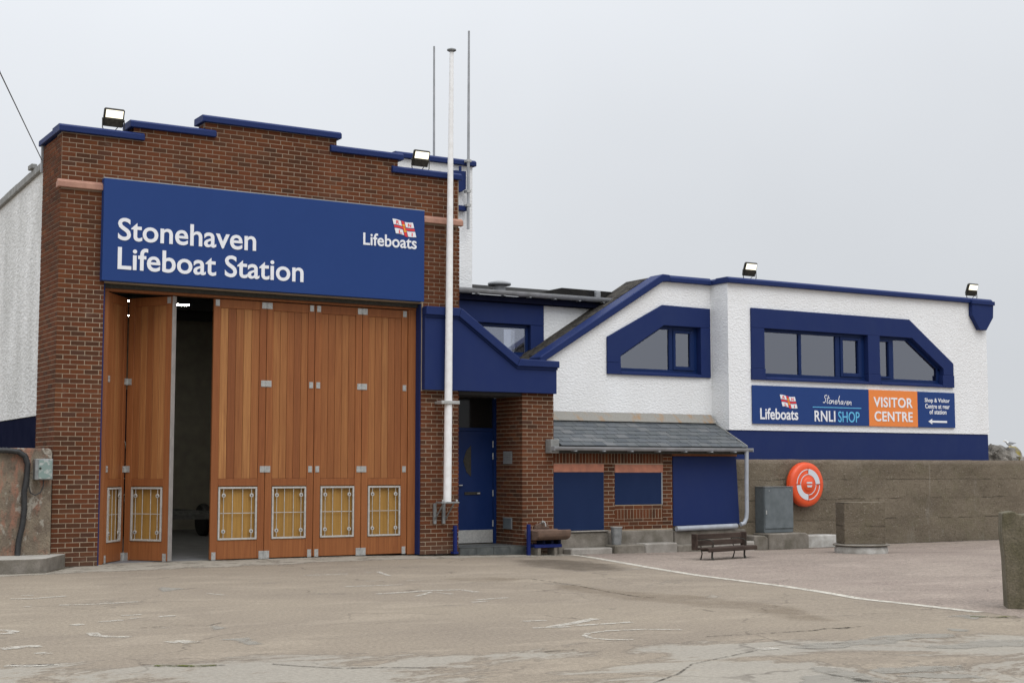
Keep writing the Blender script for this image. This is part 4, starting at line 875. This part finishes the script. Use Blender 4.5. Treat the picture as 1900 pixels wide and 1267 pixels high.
sc = B(); x = 0; wtot = .47 + .38 + 8 * .42
for ch in 'Stonehaven':
    for st in GL[ch]:
        pts = [(16.43 + (x + p[0] + .22 * p[1]) / (wtot + .1) * .88, 2.925 + p[1] * .185 - x * .006) for p in st]
        sc.ribbon(pts, .017, y=ys - .003)
    x += {'S': .47, 't': .36}.get(ch, .42)
sc.build('script_lettering', LETTER, vs)

# ================================================================== LINK BLOCK between porch and visitor centre
lk = thing('link_block', 'recessed blue and white block with grey gutter behind the porch', 'building', (9.5, 1.9, 3))
YK = 1.9
wb = B().prism([(10.22, 3.9), (11.6, 4.75), (11.6, 4.83), (10.22, 4.83)], YK, YK + .2); wb.build('wall', WHITE, lk); B().box(7.3, 8.3, YK, YK + .2, 3.0, 4.41).build('wall', WHITE, lk)
B().box(7.25, 10.215, YK - .04, YK + .15, 4.415, 4.83).build('surround', BLUE, lk, .006); B().box(9.90, 10.218, YK - .035, YK + .15, 3.72, 4.413).build('surround', BLUE, lk, .006)
B().box(8.3, 9.898, YK - .02, YK + .15, 3.4, 3.80).build('surround', BLUE, lk, .006)
wf = B().box(8.3, 9.898, YK + .06, YK + .12, 4.345, 4.413); wf.box(9.83, 9.898, YK + .06, YK + .12, 3.802, 4.344); wf.box(8.3, 8.36, YK + .06, YK + .12, 3.802, 4.344); wf.box(8.361, 9.829, YK + .06, YK + .12, 3.802, 3.86)
wfo = wf.build('window_frame', BLUE_D, lk, .004); B().box(8.361, 9.829, YK + .08, YK + .09, 3.861, 4.344).build('pane', GLASS, wfo)
B().box(8.2, 10.0, YK + 1.2, YK + 1.25, 3.0, 4.9).build('room_wall', ROOMW, lk)
B().box(7.25, 11.75, YK - .17, YK - .12, 4.835, 4.955).build('fascia_board', NAVY, lk, .004); B().box(7.25, 11.75, YK - .119, YK + .2, 4.832, 4.86).build('soffit', NAVY, lk)
g2 = B(); n = 8
for k in range(n):
    a0, a1 = math.pi * (1 + k / n), math.pi * (1 + (k + 1) / n); c = (YK - .26, 5.045)
    g2.prism([(c[0] + .085 * math.cos(a0), c[1] + .095 * math.sin(a0)), (c[0] + .085 * math.cos(a1), c[1] + .095 * math.sin(a1)), (c[0] + .077 * math.cos(a1), c[1] + .086 * math.sin(a1)), (c[0] + .077 * math.cos(a0), c[1] + .086 * math.sin(a0))], 7.25, 11.72, 'x')
g2.box(11.72, 11.73, YK - .305, YK - .175, 4.955, 5.03); og = g2.build('gutter', GUTTER, lk, smooth=True)
for x in (8.5, 9.1, 9.7, 10.3, 10.9, 11.5): B().box(x, x + .05, YK - .31, YK - .18, 4.94, 4.955).build('gutter_bracket', GUTTER, lk)
B().prism([(YK - .20, 5.02), (5.0, 5.62), (5.0, 5.5), (YK - .20, 4.96)], 7.25, 12.3, 'x').build('roof', DARKROOF, lk)
B().prism([(10.15, 5.10), (10.75, 5.25), (12.3, 5.24), (12.3, 5.05), (10.15, 5.0)], YK + .1, YK + 1.0).build('roof_upstand', DARKROOF, lk, .01)
B().box(11.55, 11.66, YK + .0, YK + .09, 5.08, 5.22).build('roof_outlet', GUTTER, lk, .01)
B().lathe([(.13, 5.2), (.13, 5.33), (.235, 5.345), (.25, 5.37), (.235, 5.40), (.12, 5.435), (.02, 5.44)], (9.83, 3.0, 0), 'z', 28).build('vent_cowl', GUTTER, lk, smooth=True)

# ================================================================== TOWER behind the boathouse
tw = thing('stair_tower', 'slim white tower with blue coping rising behind the boathouse', 'building', (8.0, 3.3, 4.5))
B().box(7.2, 8.945, 2.6, 4.2, 3.0, 7.70).build('wall', WHITE, tw)
B().prism([(2.52, 7.705), (2.52, 7.79), (2.57, 7.83), (4.28, 7.83), (4.28, 7.705)], 7.15, 9.0, 'x').build('coping', BLUE, tw, .008)
B().prism([(8.30, 7.46), (8.44, 7.56), (8.72, 7.56), (8.72, 7.20), (8.62, 7.13), (8.30, 7.13)], 2.46, 2.598).build('hopper_head', BLUE, tw, .008)
B().tube([(8.60, 2.5, 7.56), (8.60, 2.5, 7.66)], .03, 8).build('hopper_spout', BLUE, tw)
B().box(8.3, 8.76, 2.47, 2.598, 6.75, 6.85).build('blue_band', BLUE, tw, .006)

# ================================================================== floodlights
def floodlight(loc, rz, label):
    t = thing('floodlight', label, 'floodlight', loc, 'floodlights on the roof edges', rz); t.scale = (.88, .88, .88)
    tilt = Matrix.Translation((0, 0, .225)) @ Matrix.Rotation(math.radians(22), 4, 'X')
    def put(b, n, m, bevel=0., **k):
        b.v = [tuple(tilt @ Vector(v)) for v in b.v]; return b.build(n, m, t, bevel, local=True, **k)
    put(B().box(-.19, .19, -.03, .035, -.15, .19), 'housing', BLACKM, .022)
    for k in range(6): put(B().box(-.15 + k * .055, -.135 + k * .055, .036, .07, -.10, .15), 'cooling_fin', BLACKM)
    lens = put(B().box(-.158, .158, -.036, -.0305, .02, .160), 'lens', LENS, .002)
    put(B().box(-.165, .165, -.056, -.0305, -.14, .008), 'driver_cover', BLACKM, .006)
    put(B().lathe([(.022, -.205), (.022, .205)], (0, 0, -.02), 'x', 10), 'pivot', BLACKM)
    B().tube([(-.20, 0, .19), (-.20, 0, .04), (-.17, 0, .006), (.17, 0, .006), (.20, 0, .04), (.20, 0, .19)], .010, 8).build('bracket', BLACKM, t, local=True, smooth=True)
    B().tube([(.08, .0, .07), (.05, .02, .03), (.04, .05, -.005)], .008, 6).build('cable', RUBBER, t, local=True)
    return t
f1 = floodlight((.83, .08, 6.957), 0, 'lit floodlight on the lowest left step of the brick parapet')
for loc, rz, lb in (((6.43, .08, 6.917), 0, 'lit floodlight on the right brick step beside the flagpole'), ((14.53, .5, 5.512), 0, 'lit floodlight on the left end of the white parapet'), ((21.35, .5, 5.512), 0, 'lit floodlight at the far right corner of the white parapet')):
    c = copy_tree(f1); c.location = loc; c['label'] = lb

# ================================================================== flagpole, antennas, wire
fp = thing('flagpole', 'tall white flagpole clamped to the brick pier beside the doors', 'flagpole', (6.83, -.25, .91))
B().tube([(6.832, -.25, .93), (6.845, -.25, 2.7), (6.86, -.25, 5.5), (6.885, -.25, 9.09)], [.072, .070, .060, .038], 20).build('pole', WPAINT, fp, smooth=True)
B().lathe([(.03, 9.09), (.085, 9.12), (.085, 9.14), (.03, 9.165)], (6.885, -.25, 0), 'z', 20).build('truck_cap', GALV, fp, smooth=True)
B().box(6.66, 7.03, -.345, -.155, 2.66, 2.72).build('clamp', STEEL, fp, .006)
B().box(6.70, 6.74, -.154, .0, 2.67, 2.71).build('clamp_arm', STEEL, fp); B().box(6.93, 6.97, -.154, .0, 2.67, 2.71).build('clamp_arm', STEEL, fp)
br = B().box(6.66, 7.02, -.36, -.13, .90, .928).build('foot_bracket', GALV, fp, .004)
for x in (6.67, 6.85): B().box(x, x + .055, -.05, -.003, .53, .898).build('bracket_leg', GALV, fp, .004)
for x in (6.69, 6.90): B().tube([(x + .02, -.33, .897), (x - .0, -.04, .60)], .014, 6).build('bracket_brace', GALV, fp)
for x in (6.70, 6.98): B().lathe([(.018, .93), (.022, .945), (.016, .965)], (x, -.33, 0), 'z', 10).build('bolt', STEEL, fp)
ag = 'whip antennas on the tower'
a1 = thing('whip_antenna', 'shorter thin grey antenna rising left of the white flagpole', 'antenna', (7.95, 2.9, 7.83), ag)
B().tube([(8.235, 2.95, 7.2), (8.224, 2.95, 10.22)], [.026, .02], 8).build('mast', GUTTER, a1, smooth=True); B().box(8.19, 8.28, 2.9, 3.0, 7.832, 7.85).build('mount', GUTTER, a1)
a2 = thing('whip_antenna', 'taller thin grey antenna fixed to the right edge of the tower', 'antenna', (8.87, 2.45, 6.6), ag)
B().tube([(8.745, 2.42, 6.36), (8.747, 2.42, 7.69), (8.752, 2.42, 10.49)], [.03, .03, .022], 8).build('mast', GUTTER, a2, smooth=True)
for z in (6.83, 7.12, 7.75): B().box(8.70, 8.80, 2.385, 2.515, z, z + .05).build('clamp', STEEL, a2)
wr = B().tube([(.0, 1.3, 6.60), (-2.0, -5.16, 6.265), (-6.0, -18.0, 6.4)], .008, 6).build('overhead_wire', BLACKM, None); tag(wr, 'thin dark overhead wire running from the left corner of the boathouse', 'wire')

# ================================================================== left: old wall, slab, hose, meter box
ow = B().prism([(-4.5, -.1), (-.035, -.1), (-.05, 1.79), (-.10, 1.825), (-.8, 1.83), (-4.5, 1.80)], -.15, .2).build('garden_wall', OLDW, None, .012); tag(ow, 'old concrete wall with peeling paint left of the brick pier', 'wall')
sl = B().prism([(-4.5, -1.12), (-1.2, -1.11), (-.42, -1.13), (-.30, -1.02), (.20, -.10), (.16, -.012), (-.03, -.012), (-.03, -.152), (-4.5, -.152)], -.05, .205, 'z').build('concrete_slab', [CONC_D, CONC_TOP], None, .012, seg=2)
for f_ in sl.data.polygons:
    if f_.normal.z > .9: f_.material_index = 1  # upward faces take the paler concrete
tag(sl, 'thick broken concrete slab lying at the foot of the peeling wall', 'slab')
path = [(-4.4, -.21, 1.80), (-1.2, -.21, 1.79), (-.75, -.21, 1.79), (-.57, -.21, 1.77), (-.47, -.21, 1.70), (-.43, -.21, 1.58), (-.44, -.21, 1.36), (-.47, -.21, 1.16), (-.46, -.21, .9), (-.48, -.21, .66), (-.53, -.21, .42), (-.545, -.22, .21)]
fine = []
for k in range(len(path) - 1):
    a, b_ = Vector(path[k]), Vector(path[k + 1]); m = max(1, int((b_ - a).length / .022))
    fine += [a.lerp(b_, q / m) for q in range(m)]
fine.append(Vector(path[-1]))
hs_ = B().tube(fine, [.047 if k % 2 else .041 for k in range(len(fine))], 10).build('corrugated_hose', RUBBER, None, smooth=True); tag(hs_, 'black corrugated hose bent down the face of the peeling wall', 'hose')
mbx = thing('meter_box', 'small weathered grey meter box fixed to the peeling wall', 'box', (-.2, -.2, 1.35))
B().box(-.335, -.07, -.30, -.151, 1.345, 1.665).build('case', GALV, mbx, .008)
B().box(-.285, -.085, -.309, -.301, 1.362, 1.645).build('window', surf('scratched_panel', (.20, .27, .25), (.40, .42, .40), 12, .5, lo=.5, hi=.58), mbx, .003); B().lathe([(.016, -.318), (.018, -.3095)], (-.262, 0, 1.52), 'y', 10).build('lock', BLACKM, mbx)
cb = B().tube([(-.19, -.22, 1.344), (-.19, -.22, 1.25), (-.23, -.22, 1.15), (-.31, -.22, 1.11), (-.38, -.22, 1.15), (-.41, -.22, 1.26), (-.405, -.23, 1.42)], .010, 8).build('cable', RUBBER, mbx, smooth=True)

# ================================================================== right: sea wall, pier, cabinet, lifebuoy, blocks, planter
sw_ = thing('sea_wall', 'long rough brown concrete wall below the visitor centre', 'wall', (18, .3, -.12))
random.seed(3)
b = B(); xs = [13.75 + k * .33 for k in range(75)]
def wall_y(x, z): return .2 + .012 * math.sin(x * 2.3 + z * 3) + random.uniform(-.006, .006)
grid = []; zs = [-.3, .2, .6, 1.0, 1.35, 1.62, 1.705]
for z in zs: grid.append([(x, wall_y(x, z) - (.012 if z in (1.62, 1.705) else 0), z + (random.uniform(-.008, .006) if z > 1.7 else 0)) for x in xs])
nx = len(xs); b.v = [p for r in grid for p in r] + [(x, .43, 1.705) for x in xs]
for j in range(len(zs)):
    for i in range(nx - 1):
        a = j * nx + i; b.f.append([a, a + 1, a + nx + 1, a + nx]); b.mi.append(0)
b.build('face', SEAW, sw_)
B().box(13.76, xs[-1], .431, .8, -.3, 1.70).build('core', SEAW, sw_)
pr = B(); pr.v = []; 
pier_o = B().prism([(0, -.2), (2.2, -.2), (2.2, 1.02), (1.2, 1.01), (.5, 1.025), (.16, 1.0), (.09, 1.04), (-.03, 1.02), (-.04, .8), (-.015, .5)], 0, .45).build('wall_end', MOSSY, None, .012, seg=1); pier_o.location = (7.60, -11.875, 0); pier_o.rotation_euler = (0, 0, -math.radians(44)); tag(pier_o, 'mossy end of a low concrete wall at the right edge, nearest the camera', 'wall')

cab = thing('utility_cabinet', 'grey metal utility cabinet with a door against the sea wall', 'cabinet', (14.7, 0, .2))
B().box(14.325, 15.11, -.085, .20, .20, 1.13).build('case', CABG, cab, .008)
cdr = B().box(14.335, 15.10, -.105, -.086, .285, 1.12).build('door', CABG, cab, .006); B().box(14.318, 15.118, -.112, .205, 1.131, 1.145).build('lid', GALV, cab, .004)
B().box(14.345, 14.375, -.118, -.106, .58, .66).build('lock', STEEL, cdr, .003)
for x in (14.45, 15.02): B().lathe([(.010, -.112), (.012, -.1055)], (x, 0, 1.06), 'y', 8).build('rivet', STEEL, cdr)
for x0, x1, y0, z1, m, lb in ((13.87, 14.24, -.30, .16, CONC_D, 'small stained block beside the downpipe, left of the cabinet plinth'), (14.242, 15.33, -.32, .195, CONC_D, 'stained concrete plinth under the grey cabinet'), (15.345, 16.22, -.24, .13, CONC_W, 'pale low concrete block right of the cabinet plinth')):
    o = B().prism([(x0, -.2), (x1, -.2), (x1, z1 - (.05 if m is CONC_D else 0)), (x1 - .1, z1), (x0, z1)], y0, .19).build('concrete_block', m, None, .02); tag(o, lb, 'block', 'concrete blocks along the sea wall')

lb_ = thing('lifebuoy_housing', 'round orange lifebuoy housing with white reflective bands on the sea wall', 'lifebuoy', (15.6, .1, 1.18))
c = (15.585, 0, 1.18); yb = .185
B().lathe([(.36, yb), (.43, yb - .02), (.468, yb - .07), (.47, yb - .11), (.455, yb - .115), (.455, yb - .135), (.468, yb - .14), (.46, yb - .185), (.425, yb - .215), (.36, yb - .225), (.20, yb - .225), (.185, yb - .232), (.0, yb - .232)], c, 'y', 48).build('shell', PLASTIC_O, lb_, smooth=True)
def arc_band(r0, r1, a0, a1, y, n=14):
    pts = [(c[0] + r0 * math.cos(a0 + (a1 - a0) * k / n), c[2] + r0 * math.sin(a0 + (a1 - a0) * k / n)) for k in range(n + 1)] + [(c[0] + r1 * math.cos(a0 + (a1 - a0) * k / n), c[2] + r1 * math.sin(a0 + (a1 - a0) * k / n)) for k in range(n, -1, -1)]
    return B().prism(pts, y - .003, y)
yy = yb - .2265; q = math.pi / 2
arc_band(.205, .325, .04, q - .02, yy).build('reflective_band', REFLECT, lb_); arc_band(.205, .325, math.pi + .04, 3 * q - .02, yy).build('reflective_band', REFLECT, lb_)
for a0 in (q + .04, 3 * q + .04):
    for r0, r1 in ((.205, .222), (.305, .325)): arc_band(r0, r1, a0, a0 + q - .08, yy).build('white_line', REFLECT, lb_)
for k in range(4):
    a = k * q; B().prism([(c[0] + .15 * math.cos(a) - .005 * math.sin(a), c[2] + .15 * math.sin(a) + .005 * math.cos(a)), (c[0] + .36 * math.cos(a) - .005 * math.sin(a), c[2] + .36 * math.sin(a) + .005 * math.cos(a)), (c[0] + .36 * math.cos(a) + .005 * math.sin(a), c[2] + .36 * math.sin(a) - .005 * math.cos(a)), (c[0] + .15 * math.cos(a) + .005 * math.sin(a), c[2] + .15 * math.sin(a) - .005 * math.cos(a))], yy - .002, yy).build('seam', surf('dark_red_seam', (.25, .03, .01), rough=.6), lb_)  # thin dark red strips along the joints of the shell
B().lathe([(.15, yb - .233), (.13, yb - .25), (.02, yb - .255)], c, 'y', 32).build('hub', PLASTIC_O, lb_, smooth=True)
B().box(c[0] - .07, c[0] + .08, yb - .262, yb - .2555, 1.20, 1.235).build('label_strip', REFLECT, lb_); B().prism([(c[0] - .07, 1.165), (c[0] + .08, 1.165), (c[0] + .06, 1.125), (c[0] - .05, 1.125)], yb - .262, yb - .2555).build('label_strip', REFLECT, lb_)

pl = thing('concrete_plinth', 'squarish brown concrete block on a round whitewashed base in front of the sea wall', 'plinth', (14.66, -2.48, -.125))
B().lathe([(.44, -.15), (.49, -.13), (.505, -.04), (.49, .03), (.46, .045)], (14.66, -2.48, 0), 'z', 40).build('base', CONC_W, pl, smooth=True)
B().lathe([(.46, .046), (.53, .05), (.54, .065), (.52, .08), (.47, .082)], (14.66, -2.48, 0), 'z', 40).build('rim', CONC_D, pl, smooth=True)
blk = B().box(-.40, .40, -.26, .30, .083, .872).build('block', SEAW, pl, .012, local=True, seg=2); blk.location = (0, 0, .125); blk.rotation_euler = (0, 0, -math.radians(27))

# ================================================================== bench
bn = thing('bench', 'small low weathered brown slatted bench on iron legs in front of the store', 'bench', (10.58, -3.0, gz(10.58)), None, math.radians(13))
def bl(n, m, *a, bevel=.006): return B().box(*a).build(n, m, bn, bevel, local=True)
for k, (y, z) in enumerate(((.03, .205), (.125, .20), (.22, .196))): bl('seat_slat', BENCHW, -.12, 1.28, y - .046, y + .046, z, z + .038)
bl('apron', BENCHW, -.12, 1.28, -.04, -.017, .165, .235)
for k, (y, z) in enumerate(((.27, .262), (.29, .372))): bl('back_slat', BENCHW, -.13, 1.26, y, y + .032, z, z + .092)
for x in (-.15, 1.262): bl('end_panel', BENCHW, x, x + .028, .20, .33, .19, .475)
for x in (.05, .98):
    B().tube([(x, .0, .0), (x, .03, .08), (x, .02, .21), (x, .02, .232)], [.03, .017, .016, .02], 8).build('leg', BLACKM, bn, local=True, smooth=True)
    B().tube([(x, .29, .0), (x, .25, .12), (x, .27, .24), (x, .315, .36), (x, .335, .46)], [.014, .010, .010, .011, .010], 8).build('leg', BLACKM, bn, local=True, smooth=True)
    B().tube([(x, .0, .185), (x, .27, .18)], .014, 8).build('seat_bearer', BLACKM, bn, local=True)
    B().tube([(x, .29, .37), (x, .18, .375), (x, .06, .365), (x, .0, .34), (x, .0, .27), (x, .02, .235)], .009, 8).build('armrest', BLACKM, bn, local=True, smooth=True)

# ================================================================== trough with tap
tg = thing('stone_trough', 'brown stone trough with a tap on a blue iron frame by the porch', 'trough', (8.9, -.38, -.06))
tz = B(); n = 10
prof = [(-.60, .40)] + [(-.35 + .25 * math.cos(math.pi + math.pi * k / n), .335 - .13 * abs(math.sin(math.pi * k / n)) ** .7) for k in range(n + 1)] + [(-.10, .40), (-.15, .40), (-.17, .345), (-.53, .345), (-.55, .40)]
tz.prism(prof, 8.53, 9.24, 'x'); tz.build('basin', STONE, tg, .012); B().box(8.535, 8.56, -.53, -.17, .28, .385).build('end_wall', STONE, tg, .01); B().box(9.21, 9.235, -.53, -.17, .28, .385).build('end_wall', STONE, tg, .01)
B().box(8.54, 9.12, -.47, -.41, .075, .135).build('frame_bar', BLUE_BRIGHT, tg, .005); B().box(8.54, 9.12, -.26, -.20, .075, .135).build('frame_bar', BLUE_BRIGHT, tg, .005)
for x in (8.72, 8.90, 9.06): B().box(x, x + .05, -.45, -.22, .136, .21).build('bearer', NAVY, tg, .003)
for x in (8.60, 8.96): B().box(x, x + .07, -.46, -.21, -.08, .074).build('foot', CONC_D, tg, .008)
B().tube([(8.93, -.01, .50), (8.93, -.10, .50), (8.93, -.16, .53), (8.93, -.20, .50), (8.93, -.205, .45)], .013, 8).build('tap', STEEL, tg, smooth=True); B().box(8.905, 8.955, -.125, -.085, .515, .55).build('tap_handle', STEEL, tg, .004)
B().prism([(8.78, .40), (9.10, .40), (9.06, .47), (9.0, .50), (8.86, .50), (8.80, .47)], -.09, -.012).build('splash_stone', STONE, tg, .01)

# ================================================================== rocks and gull
def rock(name, loc, sx, sy, sz, seed, mat, label):
    bm = bmesh.new(); bmesh.ops.create_icosphere(bm, subdivisions=4, radius=1)
    from mathutils import noise
    for v in bm.verts:
        d = v.co.normalized(); k = 1 + .30 * noise.noise(d * 1.7 + Vector((seed, 0, 0))) + .12 * noise.noise(d * 4.5 + Vector((0, seed, 0))) + .05 * noise.noise(d * 11)
        q = noise.cell(d * 2.1 + Vector((seed, seed, 0))) * .10
        v.co = Vector((d.x * sx, d.y * sy, d.z * sz)) * (k + q)
    me = bpy.data.meshes.new(name); bm.to_mesh(me); bm.free(); me.materials.append(mat)
    o = bpy.data.objects.new(name, me); COL.objects.link(o); o.location = loc; tag(o, label, 'rock', 'boulders behind the sea wall'); return o
rock('boulder', (24.45, 2.6, 1.55), .38, .4, .52, 1.3, ROCK, 'rounded brown boulder next to the blue plinth corner')
rock('boulder', (25.25, 2.9, 1.50), .50, .5, .58, 4.7, ROCKY, 'grey boulder with yellow lichen below the gull')
rock('boulder', (26.0, 2.6, 1.45), .55, .5, .42, 8.1, ROCKY, 'low grey boulder at the right edge, right of the gull rock')
for k, (x, y, z, s) in enumerate(((24.9, 3.6, 1.1, .6), (27.0, 3.0, 1.3, .6))): rock('boulder', (x, y, z), s, s, s, 11 + k * 3.1, ROCK, ('dark boulder wedged behind the other rocks', 'far right boulder beyond the picture edge')[k])
gu = thing('seagull', 'white and grey seagull resting on the lichen-covered boulder', 'bird', (25.12, 2.7, 2.10), None, math.radians(-20)); gu.scale = (.62, .62, .62)
# body faces -x: rings from beak base to tail along one spine
def loft(rings, n=14):
    b = B()
    for (x, z, ry, rz) in rings:
        for j in range(n):
            t = 2 * math.pi * j / n; b.v.append((x, ry * math.cos(t), z + rz * math.sin(t)))
    for k in range(len(rings) - 1):
        for j in range(n):
            a = k * n + j; c2 = k * n + (j + 1) % n; b.f.append([a, c2, c2 + n, a + n]); b.mi.append(0)
    b.f.append(list(range(n))[::-1]); b.f.append([(len(rings) - 1) * n + j for j in range(n)]); b.mi += [0, 0]
    return b
loft([(-.205, .195, .012, .012), (-.19, .20, .03, .032), (-.165, .205, .04, .042), (-.135, .19, .038, .045), (-.11, .15, .045, .055), (-.07, .11, .07, .075), (0, .09, .082, .082), (.08, .09, .07, .068), (.16, .10, .045, .04), (.24, .105, .035, .016), (.29, .105, .03, .006)]).build('body', GULLW, gu, local=True, smooth=True)
for s in (-1, 1):
    b = loft([(-.06, .125, .012, .03), (0, .125, .016, .052), (.1, .12, .016, .045), (.2, .115, .012, .025), (.32, .12, .006, .008)]); b.v = [(v[0], v[1] + s * (.072 - max(0, v[0]) * .13), v[2]) for v in b.v]; b.build('wing', GULLG, gu, local=True, smooth=True)
    B().tube([(.0, s * .03, .03), (.0, s * .03, -.05)], .006, 6).build('leg', BEAK, gu, local=True)
    B().lathe([(.006, -.004), (.006, .004)], (-.178, s * .037, .212), 'y', 8).build('eye', BLACKM, gu, local=True)
B().tube([(-.20, 0, .197), (-.24, 0, .192), (-.258, 0, .182)], [.011, .008, .002], 8).build('beak', BEAK, gu, local=True)
